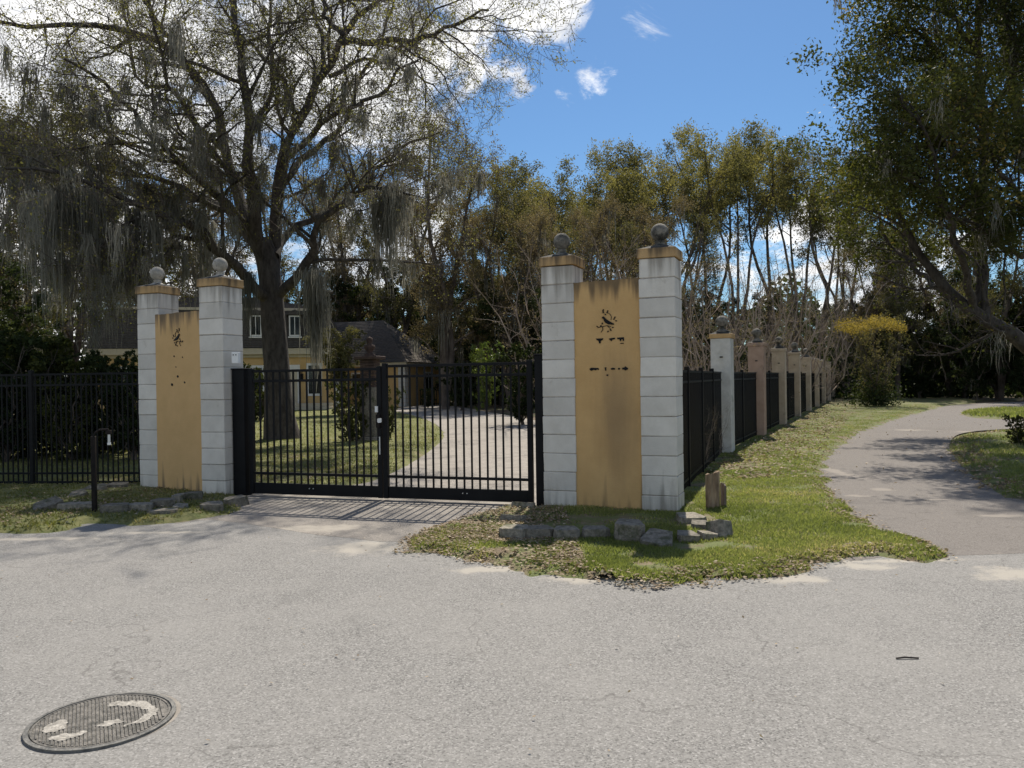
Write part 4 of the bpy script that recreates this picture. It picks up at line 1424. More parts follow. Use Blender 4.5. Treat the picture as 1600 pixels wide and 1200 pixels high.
def resample(pts, n, wob, r):
    """a traced limb as n points with a little natural wander"""
    c = catmull3(pts)
    seg = np.linalg.norm(np.diff(c, axis=0), axis=1); s = np.concatenate([[0], np.cumsum(seg)])
    u = np.linspace(0, s[-1], n)
    o = np.stack([np.interp(u, s, c[:, k]) for k in range(3)], 1)
    j = r.normal(0, wob, (n, 3)); j[0] = 0
    return o + j


def catmull3(pts):
    P_ = [np.array(tuple(p), float) for p in pts]
    n = len(P_); out = []
    for i in range(n - 1):
        p0, p1, p2, p3 = P_[max(i - 1, 0)], P_[i], P_[i + 1], P_[min(i + 2, n - 1)]
        for k in range(8):
            t = k / 8
            out.append(.5 * ((2 * p1) + (-p0 + p2) * t + (2 * p0 - 5 * p1 + 4 * p2 - p3) * t * t + (-p0 + 3 * p1 - 3 * p2 + p3) * t ** 3))
    out.append(P_[-1])
    return np.array(out)


def along(Pn, per, r, jit):
    """random points along twigs"""
    N_, n, _ = Pn.shape
    p = np.repeat(Pn, per, 0)
    f = r.uniform(.15, .999, len(p)) * (n - 1); i = f.astype(int); w = (f - i)[:, None]; ar = np.arange(len(p))
    return p[ar, i] * (1 - w) + p[ar, i + 1] * w + r.normal(0, jit, (len(p), 3))


def join_tubes(levels):
    V = []; Q = []; o = 0
    for Pn, R, s in levels:
        v, q = tubes(Pn, R, s)
        V.append(v); Q.append(q + o); o += len(v)
    return np.concatenate(V), np.concatenate(Q)


def moss_mesh(anchors, k, lmed, r, wid=.028, spread=.10):
    n = 5
    A = np.repeat(anchors, k, 0)
    base_len = np.repeat(lmed * np.exp(r.normal(0, .45, len(anchors))), k)
    ln = base_len * r.uniform(.35, 1.1, len(A))
    cl = np.repeat(r.uniform(.5, 1.5, len(anchors)), k)
    A = A + r.normal(0, 1, (len(A), 3)) * np.array([1, 1, .25]) * (spread * cl)[:, None]
    th = r.uniform(0, PI, len(A)); w = wid * r.uniform(.4, 1.3, len(A))
    d = np.stack([np.cos(th), np.sin(th), 0 * th], 1)
    V = np.empty((len(A), n, 2, 3)); off = np.zeros((len(A), 3))
    prof = [.45, 1.0, .9, .6, .08]
    for j in range(n):
        c = A + off; c[:, 2] -= ln * j / (n - 1)
        V[:, j, 0] = c - d * (w * prof[j])[:, None] / 2; V[:, j, 1] = c + d * (w * prof[j])[:, None] / 2
        off = off + r.normal(0, .040, off.shape) * np.array([1, 1, 0])
        # strands of one clump gather to its middle as they fall
    idx = np.arange(len(A) * n * 2).reshape(len(A), n, 2)
    q = np.stack([idx[:, :-1, 0], idx[:, :-1, 1], idx[:, 1:, 1], idx[:, 1:, 0]], -1).reshape(-1, 4)
    tint = np.repeat(np.clip(np.repeat(r.uniform(.1, .9, len(anchors)), k) + r.normal(0, .12, len(A)), 0, 1), n - 1)
    return V.reshape(-1, 3), q, tint


def make_crown(name, parent, twigs, leaves, lsize, lmat, tmat, r, aspect=.55, clump=None):
    """twigs: list of (P,R,sides); leaves: centres"""
    V, Q = join_tubes(twigs)
    LV = quads(leaves, lsize, r, 0, aspect)
    LQ = np.arange(len(leaves) * 4).reshape(-1, 4) + len(V)
    tint = np.concatenate([np.zeros(len(Q)), np.clip((r.beta(1.5, 2.2, len(leaves)) if clump is None else clump + r.normal(0, .15, len(leaves))), 0, 1)])
    mi = np.concatenate([np.zeros(len(Q)), np.ones(len(leaves))])
    return link(name, newmesh(name, np.concatenate([V, LV]), [np.concatenate([Q, LQ])], [tmat, lmat], mi, tint), parent)


# ---- the big mossy tree behind the gate
r = np.random.RandomState(4)
D = 24.5
base = G(441, 688); D = base.y
t = thing('mossy_tree', 'large spreading tree with hanging grey moss, behind the left half of the gate', 'tree', (base.x, base.y, 0))
def O(px, py, dd=0): return P(px, py, D + dd) - Vector((base.x, base.y, 0))
limbs = [
    # (points, r0, r1)
    ([(O(442, 700)), O(440, 680), O(436, 640), O(433, 580), O(428, 520), O(424, 460), O(418, 410), O(408, 375)], .50, .30),
    ([O(418, 420), O(400, 350, -.5), O(392, 300, -.8), O(386, 240, -1), O(383, 180, -1.4), O(376, 90, -2), O(366, 0, -2.5), O(360, -120, -3)], .25, .05),
    ([O(424, 440), O(428, 380, .3), O(433, 320, .4), O(442, 255, .2), O(468, 185, -.3), O(492, 140, -.6), O(520, 90, -.8), O(545, 50, -1), O(585, 8, -1.3), O(640, -50, -2)], .26, .05),
    ([O(534, 66, -1), O(575, 64, -1.3), O(625, 63, -1.6), O(680, 54, -2), O(712, 34, -2.3), O(770, 18, -2.8)], .12, .03),
    ([O(538, 56, -1), O(505, 20, -.5), O(500, -40, 0), O(520, -120, 0)], .10, .03),
    ([O(470, 180, -.3), O(455, 165, -.4), O(440, 120, -.2), O(410, 90, .4), O(380, 60, .9), O(340, 30, 1.5)], .09, .02),
    ([O(500, 125, -.6), O(502, 90, -.2), O(495, 40, .4), O(480, 0, .8), O(440, -60, 1)], .09, .02),
    ([O(515, 120, -.6), O(560, 95, .2), O(600, 95, .8), O(650, 120, 1.4), O(700, 150, 2)], .08, .02),
    ([O(412, 400), O(385, 340, .6), O(360, 270, 1.2), O(348, 215, 1.4), O(330, 150, 1.4), O(290, 100, 1.2), O(245, 62, 1), O(190, 45, .4), O(120, 38, -.3), O(60, 46, -1), O(0, 30, -1.6), O(-70, 40, -2)], .24, .04),
    ([O(292, 102, 1.2), O(262, 60, .6), O(232, 20, 0), O(205, -40, -.5)], .13, .04),
    ([O(352, 235, 1.4), O(310, 200, 2), O(280, 150, 2.6), O(262, 135, 2.8), O(222, 132, 3), O(207, 100, 3), O(195, 45, 3), O(180, -40, 3)], .13, .03),
    ([O(415, 395), O(360, 330, -1), O(320, 290, -2), O(255, 230, -3), O(200, 170, -3.8), O(150, 120, -4.4), O(90, 90, -5)], .17, .03),
    ([O(421, 470), O(392, 440, -.8), O(360, 408, -1.6), O(325, 378, -2.2), O(300, 350, -2.8), O(268, 345, -3.4), O(215, 320, -4), O(160, 290, -4.6), O(90, 270, -5.4), O(10, 265, -6)], .19, .03),
    ([O(318, 372, -2.2), O(290, 372, -2.3), O(262, 370, -2.4), O(230, 400, -2.5), O(190, 415, -2.8)], .09, .02),
    ([O(428, 468), O(455, 440, -.3), O(480, 408, -.8), O(497, 365, -1.2), O(525, 325, -1.6), O(550, 308, -2), O(600, 290, -2.6), O(640, 300, -3.4)], .19, .03),
    ([O(430, 400), O(445, 365, .8), O(490, 342, 1.4), O(540, 312, 2), O(568, 295, 2.4), O(600, 255, 2.6), O(640, 225, 3), O(690, 210, 3.4)], .15, .03),
    ([O(420, 400), O(380, 350, 1.5), O(330, 315, 3), O(270, 310, 4), O(200, 300, 5), O(120, 270, 6), O(60, 260, 7)], .17, .03),
    ([O(440, 290, .3), O(480, 240, 1.5), O(530, 200, 2.6), O(560, 130, 3.4), O(600, 60, 4), O(620, -30, 5)], .13, .03),
    ([O(385, 250, -1), O(400, 190, 0), O(430, 130, 1), O(420, 50, 2), O(430, -60, 3)], .12, .03),
    ([O(388, 290, -.8), O(340, 250, -2.4), O(300, 180, -4), O(260, 120, -5), O(240, 20, -6)], .12, .03),
    ([O(445, 250, .2), O(490, 210, -1.8), O(540, 170, -3.4), O(590, 150, -4.6), O(650, 90, -5.6)], .12, .03),
    ([O(345, 210, 1.4), O(300, 230, .2), O(240, 240, -.8), O(180, 220, -1.5), O(110, 240, -2), O(40, 220, -2)], .10, .02),
    ([O(350, 330, 1), O(280, 290, .2), O(225, 275, -.4), O(150, 265, -1), O(60, 230, -1.4), O(-20, 200, -2)], .11, .02),
]
NP = 16
LP, LR = [], []
for pts, r0, r1 in limbs:
    LP.append(resample(pts, NP, .05 if r0 < .4 else .0, r)); LR.append(np.linspace(r0, r1, NP))
LP = np.array(LP); LR = np.array(LR) * .80
z0_ = LP[0][:, 2]
LR[0] = np.interp(z0_, [-.3, .15, .7, 1.5, 4, 7], [.62, .50, .41, .36, .32, .25])
L1, R1 = spawn(LP[1:], LR[1:], 10, 1.8, 4.6, .45, 1.15, .02, 9, .5, .20, r, .22, .22, .06, .35)
L2, R2 = spawn(np.concatenate([L1]), np.concatenate([R1]), 7, .8, 2.2, .5, 1.2, .0, 6, .55, .22, r, .15, .3, .022, .4)
L2b, R2b = spawn(LP[1:], LR[1:], 9, .8, 2.0, .5, 1.2, .03, 6, .3, .22, r, .4, .3, .018, .2)
L2 = np.concatenate([L2, L2b]); R2 = np.concatenate([R2, R2b])
L3, R3 = spawn(L2, R2, 6, .35, .95, .4, 1.1, -.02, 4, .55, .22, r, .15, .4, .009, .3)
L4, R4 = spawn(L3, R3, 2, .2, .5, .4, 1.0, -.03, 3, .7, .2, r, .3, .5, .0055, .2)
V, Q = join_tubes([(LP[:1], LR[:1], 18), (LP[1:], LR[1:], 10), (L1, R1, 6)])
V = V + .012 * np.stack([np.sin(V[:, 2] * 9 + V[:, 0] * 14), np.cos(V[:, 2] * 7 + V[:, 1] * 15), 0 * V[:, 0]], 1)
link('trunk', newmesh('trunk', V, [Q], [M['bark']], smooth=True), t)
lv = np.concatenate([along(L4, 3, r, .06), along(L3, 4, r, .08)])
cl = np.clip(.35 + .25 * vnoise(lv[:, 0] + lv[:, 2], lv[:, 1] - lv[:, 2] * .5, .8, 77), 0, 1)
make_crown('crown', t, [(L2, R2, 4), (L3, np.maximum(R3, .0045), 3), (L4, np.maximum(R4, .0038), 3)], lv, .058, M['oak_leaf'], M['twig'], r, clump=cl)
# moss anchors, mostly on the lower and left branches
an = along(np.concatenate([L1]), 5, r, .03)
an2 = along(L2, 1, r, .03)
pr_all = np.concatenate([an, an2])
low = np.clip((10.0 - pr_all[:, 2]) / 5.5, 0.04, 1)
lf = np.clip(.62 - pr_all[:, 0] * .05, .35, 1)
keep = (r.rand(len(pr_all)) < .75 * low * lf) & ~((pr_all[:, 0] > 3.5) & (pr_all[:, 2] > 8.5))
an = pr_all[keep]
mv, mq, mt_ = moss_mesh(an, 46, .66, r, .021, .075)
big = np.array([tuple(O(px, py, dd)) for px, py, dd in ((598, 300, -2.6), (612, 290, -2.7), (625, 285, -3), (586, 315, -2.4), (490, 420, -1), (494, 430, -1), (487, 425, -1.2), (492, 450, -1), (497, 470, -1), (390, 425, -1), (180, 385, -4), (190, 380, -4), (198, 392, -4),
        (240, 350, -4), (270, 330, -3), (120, 300, -5), (140, 295, -5), (60, 290, -5), (30, 280, -5), (75, 300, -5.5), (100, 290, -5), (160, 310, -4), (210, 325, -4), (320, 380, -2), (610, 300, -2.7), (600, 310, -2.5), (620, 300, -2.9))])
bv, bq, bt = moss_mesh(big, 110, 1.45, r, .024, .15)
link_o = link('hanging_moss', newmesh('hanging_moss', np.concatenate([mv, bv]), [np.concatenate([mq, bq + len(mv)])], [M['moss']], tint=np.concatenate([mt_, bt])), t)
tag(link_o, kind='stuff')

# ---- the leafy tree leaning in from the right
r = np.random.RandomState(8)
D = 19.5
base = Vector((15.0, 19.5, 0))
t = thing('leaning_tree', 'dark glossy-leaved tree leaning in over the path from the right', 'tree', tuple(base))
limbs = [
    ([Vector((0, 0, -.2)), Vector((-.2, 0, .6)), O(1680, 590), O(1600, 537), O(1560, 512), O(1525, 490), O(1495, 466), O(1470, 445), O(1440, 405), O(1410, 350), O(1385, 290), O(1372, 230)], .27, .04),
    ([O(1540, 500), O(1536, 440, .2), O(1530, 380, .3), O(1534, 300, .4), O(1540, 200, .4), O(1532, 90, .2), O(1528, -30, 0), O(1530, -120, 0)], .15, .05),
    ([Vector((-.1, 0, .4)), O(1690, 480, 1), O(1650, 380, 1.5), O(1610, 260, 2), O(1580, 130, 2), O(1565, -20, 2), O(1560, -140, 2)], .26, .06),
    ([O(1532, 310, .4), O(1500, 250, -.6), O(1465, 222, -1.2), O(1425, 236, -1.6), O(1390, 240, -2), O(1355, 225, -2.3)], .09, .02),
    ([O(1540, 210, .4), O(1500, 130, .4), O(1460, 70, .2), O(1420, 45, 0), O(1385, 60, 0)], .09, .02),
    ([O(1533, 90, .2), O(1500, 40, -.6), O(1450, -20, -1), O(1410, -60, -1.4)], .08, .02),
    ([O(1520, 485), O(1500, 400, -1.4), O(1470, 300, -2.4), O(1440, 200, -3), O(1400, 140, -3.4)], .10, .02),
    ([O(1490, 460), O(1450, 440, 1.5), O(1410, 400, 2.5), O(1380, 360, 3), O(1350, 300, 3.4)], .09, .02),
    ([O(1600, 260, 2), O(1640, 180, 1), O(1660, 90, 0), O(1690, 0, -1)], .12, .03),
    ([O(1640, 370, 1.5), O(1610, 320, 0), O(1570, 280, -1.4), O(1540, 220, -2.4), O(1500, 180, -3)], .10, .02),
    ([O(1600, 250, 2), O(1540, 190, 3), O(1480, 160, 4), O(1440, 110, 5)], .10, .02),
    ([O(1650, 400, 1.5), O(1600, 400, .4), O(1560, 380, -.6), O(1520, 350, -1.6), O(1480, 340, -2.4)], .09, .02),
    ([O(1545, 180, .4), O(1580, 120, -1), O(1600, 50, -2), O(1620, -20, -3)], .09, .02),
    ([Vector((-.1, 0, .6)), Vector((1, .5, 3)), Vector((2.5, .8, 6)), Vector((4, 1, 9)), Vector((5, 1, 12))], .2, .04),
    ([Vector((1, .5, 3)), Vector((2, -1.5, 6)), Vector((2, -3, 9)), Vector((2.5, -4, 12))], .15, .03),
]
LP, LR = [], []
for pts, r0, r1 in limbs:
    LP.append(resample(pts, NP, .04, r)); LR.append(np.linspace(r0, r1, NP))
LP = np.array(LP); LR = np.array(LR)
L1, R1 = spawn(LP, LR, 18, 1.0, 2.8, .5, 1.2, .03, 7, .5, .18, r, .34, .25, .045, .3)
L2, R2 = spawn(L1, R1, 7, .5, 1.2, .5, 1.1, .0, 5, .55, .22, r, .15, .3, .016, .3)
L3, R3 = spawn(L2, R2, 4, .25, .6, .4, 1.0, -.02, 3, .6, .2, r, .2, .4, .007, .3)
V, Q = join_tubes([(LP, LR, 10), (L1, R1, 6)])
link('trunk', newmesh('trunk', V, [Q], [M['bark']], smooth=True), t)
lv = np.concatenate([along(L3, 15, r, .10), along(L2, 10, r, .12)])
lv = lv[(lv[:, 2] > 4.6 + .5 * np.sin(lv[:, 0] * 2)) | (r.rand(len(lv)) < .12)]
cl = np.clip(.42 + .35 * vnoise(lv[:, 0] + .4 * lv[:, 2], lv[:, 1] - lv[:, 2] * .8, 1.0, 78), 0, 1)
make_crown('crown', t, [(L2, R2, 4), (L3, R3, 3)], lv, .095, M['leaf_gloss'], M['twig'], r, .5, clump=cl)
an = along(L1, 1, r, .03); an = an[r.rand(len(an)) < .25]
mv, mq, mt_ = moss_mesh(an, 20, .6, r, .02, .08)
tag(link('hanging_moss', newmesh('hanging_moss', mv, [mq], [M['moss']], tint=mt_), t), kind='stuff')


# ---- kinds of background tree, each built once or twice and copied
def build_tree(seed, H, stems, fork, spread, lmat, lsize, leaves_per, moss=0, crown_lo=.45, tr=.16, n1=11, n2=6, n3=4, bmat='bark_far', wander=.25, l1=(.13, .28), tw='twig', up=.04):
    r = np.random.RandomState(seed)
    LP, LR = [], []
    for s in range(stems):
        th = 2 * PI * s / stems + r.uniform(-.5, .5); sp = spread * r.uniform(.4, 1.2)
        pts = [(0, 0, -.3), (0, 0, H * .04)]
        for f in (.2, .4, .6, .8, 1.0):
            g_ = max(0, f - fork) / (1 - fork)
            pts.append((math.cos(th) * sp * g_ + r.normal(0, wander), math.sin(th) * sp * g_ + r.normal(0, wander), H * f * r.uniform(.93, 1.0) if f == 1 else H * f))
        LP.append(resample(pts, 12, .03, r)); LR.append(np.linspace(tr, tr * .18, 12))
    LP = np.array(LP); LR = np.array(LR)
    L1, R1 = spawn(LP, LR, n1, H * l1[0], H * l1[1], .4, 1.1, up, 6, .5, .2, r, crown_lo, .25, .07, .45)
    L2, R2 = spawn(L1, R1, n2, H * .05, H * .11, .4, 1.1, .03, 4, .55, .22, r, .2, .3, .03, .3)
    L3, R3 = spawn(L2, R2, n3, H * .02, H * .05, .4, 1.0, .0, 3, .6, .2, r, .2, .4, .014, .3)
    V, Q = join_tubes([(LP, LR, 7), (L1, R1, 5)])
    tm = newmesh('trunk', V, [Q], [M[bmat]], smooth=True)
    lv = along(L3, leaves_per, r, H * .008)
    cl = np.clip(.4 + .3 * vnoise(lv[:, 0] * 1.0 + lv[:, 2] * .5, lv[:, 1] - lv[:, 2] * .5, .9, seed), 0, 1)
    V, Q = join_tubes([(L2, R2, 3), (L3, R3, 3)])
    LV = quads(lv, lsize, r, 0, .6)
    LQ = np.arange(len(lv) * 4).reshape(-1, 4) + len(V)
    tint = np.concatenate([np.zeros(len(Q)), np.clip(cl + r.normal(0, .15, len(lv)), 0, 1)])
    mi = np.concatenate([np.zeros(len(Q)), np.ones(len(lv))])
    cm = newmesh('crown', np.concatenate([V, LV]), [np.concatenate([Q, LQ])], [M[tw], M[lmat]], mi, tint)
    mm = None
    if moss:
        an = along(L1, 1, r, .05); an = an[r.rand(len(an)) < moss]
        mv, mq, mt_ = moss_mesh(an, 16, 1.1, r, .05, .15)
        mm = newmesh('hanging_moss', mv, [mq], [M['moss']], tint=mt_)
    return (H, tm, cm, mm)


TALL = [build_tree(101, 18, 2, .38, 3.6, 'leaf_yellow', .15, 11, crown_lo=.58, tr=.22, n1=10, n2=9, n3=6, l1=(.16, .32), up=.10, wander=.35),
        build_tree(102, 18, 3, .34, 4.6, 'leaf_yellow', .15, 11, crown_lo=.64, tr=.18, n1=8, n2=9, n3=6, l1=(.15, .30), up=.12, wander=.35),
        build_tree(103, 18, 2, .30, 3.4, 'leaf_olive', .15, 12, crown_lo=.55, tr=.20, n1=11, n2=9, n3=6, l1=(.15, .30), up=.10, wander=.35)]
MOSSY = [build_tree(111, 15, 3, .25, 4.5, 'leaf_brownish', .11, 13, .9, crown_lo=.2, tr=.24, n1=17, n2=8, n3=6),
         build_tree(112, 15, 2, .2, 3.8, 'leaf_olive', .12, 14, .8, crown_lo=.2, tr=.24, n1=20, n2=8, n3=6)]
DENSE = [build_tree(121, 9, 3, .1, 3.2, 'leaf_dark', .13, 18, .2, crown_lo=.08, tr=.12, n1=18, n2=7, n3=5, l1=(.16, .32)),
         build_tree(122, 9, 4, .05, 3.4, 'leaf_dark', .14, 18, 0, crown_lo=.05, tr=.10, n1=15, n2=7, n3=5, l1=(.18, .34))]
BARE = [build_tree(131, 5.5, 9, .0, 2.3, 'leaf_brownish', .05, 1, 0, crown_lo=.15, tr=.035, n1=12, n2=5, n3=3, bmat='twig_pale', wander=.18, tw='twig_pale', up=.08),
        build_tree(132, 5.5, 8, .0, 2.0, 'leaf_olive', .05, 1, 0, crown_lo=.1, tr=.035, n1=12, n2=5, n3=3, bmat='twig_pale', wander=.2, tw='twig_pale', up=.1)]
SHRUB = [build_tree(141, 2.4, 7, .0, 1.0, 'leaf_gloss', .10, 5, 0, crown_lo=.08, tr=.03, n1=12, n2=5, n3=4, wander=.08, l1=(.18, .36)),
         build_tree(142, 2.4, 6, .0, .9, 'leaf_dark', .09, 6, 0, crown_lo=.08, tr=.03, n1=12, n2=5, n3=4, wander=.08, l1=(.18, .36))]
BRIGHT = [build_tree(151, 4, 6, .0, .9, 'leaf_bright', .11, 6, 0, crown_lo=.08, tr=.03, n1=11, n2=5, n3=4, wander=.08)]
ROUND = [build_tree(161, 4.5, 5, .35, 1.5, 'leaf_olive', .09, 8, 0, crown_lo=.35, tr=.05, n1=14, n2=6, n3=4, wander=.1, l1=(.14, .26))]
rt = random.Random(77)


def plant(proto, name, px, top, d, label, cat, group=None, wx=1.0, horizon=None, rot=None, z=0):
    H, tm, cm, mm = proto
    x = (px - 800) / F * d
    p = P(px, top, d)
    s = max(.2, (p.z - z) / H)
    t = thing(name, label, cat, (p.x, d, z), rt.uniform(0, 6.28) if rot is None else rot, group)
    t.scale = (s * wx, s * wx, s)
    link('trunk', tm, t)
    link('crown', cm, t)
    if mm: tag(link('hanging_moss', mm, t), kind='stuff')
    return t


TG = 'tall trees beyond the side fence'
tall = [
    (800, 250, 62, 2, 'tall thin tree just left of the slim gate post, rising behind the drive'),
    (862, 272, 56, 0, 'yellow-green tree rising behind the left pillar of the right gate wall'),
    (908, 262, 60, 1, 'bright yellow-green treetop above the right ochre panel'),
    (958, 232, 62, 2, 'olive tree above the gap between the two pillars of the right gate wall'),
    (1005, 240, 60, 0, 'broad tree rising directly above the ball of the rightmost pillar'),
    (1062, 192, 60, 1, 'tallest tree just right of the rightmost pillar'),
    (1108, 215, 64, 0, 'tree rising above the nearest fence pier'),
    (1150, 195, 60, 1, 'tall forked tree above the second fence pier'),
    (1196, 196, 66, 0, 'slender tree above the third fence pier'),
    (1240, 200, 62, 1, 'slender forked tree above the middle of the pier row'),
    (1284, 205, 60, 2, 'slender tree above the far end of the pier row'),
    (1322, 262, 64, 0, 'tree above the left edge of the yellow-topped shrub'),
    (1362, 330, 56, 2, 'dark-trunked tree right behind the yellow-topped shrub'),
    (1425, 320, 60, 0, 'tree half hidden behind the leaning tree, right of the yellow-topped shrub'),
]
for px, top, d, k, lab in tall:
    plant(TALL[k], 'tall_tree', px, top + 36, d, lab, 'tree', TG, wx=1.1 if px < 1040 else .9)
for px, top, d, k, lab in [
        (775, 262, 66, 1, 'olive treetop between the big mossy tree and the right gate wall'),
        (835, 285, 70, 2, 'rounded treetop left of the left ball on the right gate wall'),
        (885, 290, 72, 0, 'treetop directly above the left ball of the right gate wall'),
        (935, 268, 74, 1, 'treetop behind the top edge of the right ochre panel'),
        (985, 262, 72, 2, 'treetop left of the rightmost ball'),
        (1035, 235, 74, 1, 'crooked treetop right behind the rightmost ball'),
        (1085, 232, 76, 2, 'olive treetop over the first fence bay'),
        (1305, 250, 74, 1, 'treetop left of the leaning tree crown')]:
    plant(TALL[k], 'tall_tree', px, top + 36, d, lab, 'tree', TG, wx=1.25 if px < 1050 else .85)
for i, (px, top, d, lab) in enumerate([
        (792, 345, 44, 'lower brownish tree between the bright green shrub and the slim gate post'),
        (842, 350, 48, 'lower brownish tree behind the left pillar cap of the right wall'),
        (900, 340, 46, 'lower brownish tree above the left end of the right ochre panel'),
        (950, 345, 50, 'lower brownish tree above the middle of the right ochre panel'),
        (1000, 335, 46, 'lower brownish tree between the panel and the rightmost pillar'),
        (1062, 350, 50, 'lower brownish tree at the right side of the rightmost pillar'),
        (1352, 400, 52, 'lower tree filling the gap above the yellow-topped shrub'),
        (1400, 370, 50, 'lower tree between the yellow-topped shrub and the leaning tree')]):
    plant(MOSSY[i % 2], 'lower_tree', px, top, d, lab, 'tree', 'lower trees in front of the tall ones', wx=1.0)
MG = 'mossy trees behind the yard'
for px, top, d, k, lab in [
        (690, 235, 44, 0, 'brownish mossy tree behind the right gate leaf, overlapping the big tree'),
        (745, 300, 48, 1, 'mossy tree above the bright green shrub'),
        (615, 260, 60, 1, 'mossy tree rising behind the brown hipped roof'),
        (540, 280, 66, 0, 'mossy tree rising between the house and the outbuilding'),
        (25, 130, 36, 1, 'mossy tree at the far left above the dark hedge'),
        (105, 210, 62, 0, 'mossy tree rising behind the left end of the house roof'),
        (215, 250, 66, 1, 'mossy tree above the leftmost pillar, behind the house'),
        (320, 260, 66, 0, 'mossy tree behind the house, left of the big trunk'),
        (450, 270, 68, 1, 'mossy tree behind the house, right of the big trunk'),
        (-70, 180, 32, 0, 'mossy tree beyond the left end of the iron fence'),
        (1560, 330, 46, 1, 'shaded mossy tree seen under the leaning limb at far right'),
        (1480, 380, 52, 0, 'mossy tree in the shade behind the leaning tree')]:
    plant(MOSSY[k], 'mossy_background_tree', px, top, d, lab, 'tree', MG)
DG = 'dark evergreens at the wood edge'
for i, (px, top, d, lab) in enumerate([
        (500, 470, 72, 'dark evergreen behind the small round-headed tree'),
        (560, 450, 68, 'dark evergreen behind the ridge end of the brown hipped roof'),
        (625, 430, 66, 'dark evergreen straight above the peak of the brown hipped roof'),
        (685, 430, 62, 'dark evergreen behind the right slope of the brown hipped roof'),
        (735, 445, 54, 'dark evergreen directly behind the bright green shrub'),
        (780, 450, 50, 'dark evergreen above the bend of the drive'),
        (828, 460, 44, 'dark evergreen behind the right end of the gate'),
        (880, 450, 56, 'dark evergreen behind the left pillar of the right wall'),
        (940, 465, 56, 'dark evergreen hidden by the right ochre panel'),
        (1000, 470, 58, 'dark evergreen hidden by the rightmost pillar'),
        (1060, 470, 60, 'dark evergreen just right of the rightmost pillar'),
        (1120, 470, 62, 'dark evergreen behind the ball of the nearest pier'),
        (1180, 480, 70, 'dark evergreen behind the second nearest pier'),
        (1240, 485, 76, 'dark evergreen behind the middle piers'),
        (1300, 480, 80, 'dark evergreen behind the farthest piers'),
        (1350, 470, 70, 'dark evergreen behind the left half of the yellow-topped shrub'),
        (1405, 460, 62, 'dark evergreen behind the right half of the yellow-topped shrub'),
        (1455, 455, 56, 'dark evergreen just right of the yellow-topped shrub'),
        (1505, 440, 52, 'dark evergreen behind the lower end of the leaning limb'),
        (1555, 430, 48, 'dark evergreen under the leaning limb near the right edge'),
        (1610, 420, 46, 'dark evergreen at the right edge under the leaning limb'),
        (1435, 520, 50, 'low dark evergreen where the path disappears'),
        (1525, 520, 46, 'low dark evergreen behind the small sunlit grass plot'),
        (1600, 520, 44, 'low dark evergreen beyond the right end of the grass plot'),
        (1680, 430, 44, 'dark evergreen beyond the right frame edge'),
        (-40, 430, 28, 'dark evergreen at the left edge behind the hedge'),
        (-120, 400, 32, 'dark evergreen beyond the left frame edge'),
        (40, 470, 46, 'dark evergreen left of the end of the house')]):
    plant(DENSE[i % 2], 'evergreen', px, top, d, lab, 'tree', DG, wx=1.2)
# far wood: one mass filling the gaps low down
r = np.random.RandomState(21)
n = 60000
ang_ = r.uniform(-.78, .85, n); dd = r.uniform(84, 112, n)
X_ = np.tan(ang_) * dd * 1.0; Z_ = r.uniform(0, 1, n) ** 1.1 * (9.0 + 2.5 * np.sin(ang_ * 23) + 1.5 * np.sin(ang_ * 61))
C_ = np.stack([X_, dd, Z_], 1)
tag(link('far_wood', newmesh('far_wood', quads(C_, .75, r, 0, .6), [np.arange(n * 4).reshape(-1, 4)], [M['leaf_dark']], tint=np.clip(.4 + .3 * vnoise(X_, Z_ * 4, .3, 9) + r.normal(0, .15, n), 0, 1))), 'dark far wood behind all the trees, low along the horizon', 'wood', kind='stuff')

n = 60000
ang_ = r.uniform(-.30, .85, n); dd = 50 + 26 * r.rand(n)
X_ = ang_ * dd; Z_ = r.uniform(0, 1, n) ** 1.3 * (3.0 + 1.0 * np.sin(ang_ * 33) + .7 * np.sin(ang_ * 71))
ok = ~((X_ < -3.5) & (dd < 66))
X_, dd, Z_ = X_[ok], dd[ok], Z_[ok]
tag(link('undergrowth', newmesh('undergrowth', quads(np.stack([X_, dd, Z_], 1), .38, r, 0, .6), [np.arange(len(X_) * 4).reshape(-1, 4)], [M['leaf_dark']], tint=np.clip(.3 + .3 * vnoise(X_, Z_ * 4, .5, 9) + r.normal(0, .15, len(X_)), 0, 1))), 'dark undergrowth low along the wood edge beyond the path', 'undergrowth', kind='stuff')

BGp = 'bare thickets behind the side fence'
for i, (px, top, d, lab) in enumerate([
        (1082, 400, 19, 'bare twiggy thicket just right of the rightmost pillar'),
        (1135, 420, 24, 'bare thicket behind the nearest fence pier'),
        (1180, 400, 28, 'bare thicket behind the second fence pier'),
        (1215, 410, 33, 'bare thicket behind the third fence pier'),
        (1250, 415, 38, 'bare thicket behind the fourth and fifth piers'),
        (1285, 425, 44, 'bare thicket behind the far piers'),
        (1320, 440, 52, 'bare thicket beside the yellow-topped shrub'),
        (1345, 470, 60, 'farthest bare thicket, seen past the yellow-topped shrub'),
        (985, 380, 22, 'bare thicket above the top of the right ochre panel'),
        (925, 360, 26, 'bare thicket behind the left pillar of the right gate wall'),
        (850, 380, 30, 'bare thicket above the slim black gate post')]):
    plant(BARE[i % 2], 'bare_thicket', px, top, d, lab, 'shrub', BGp)

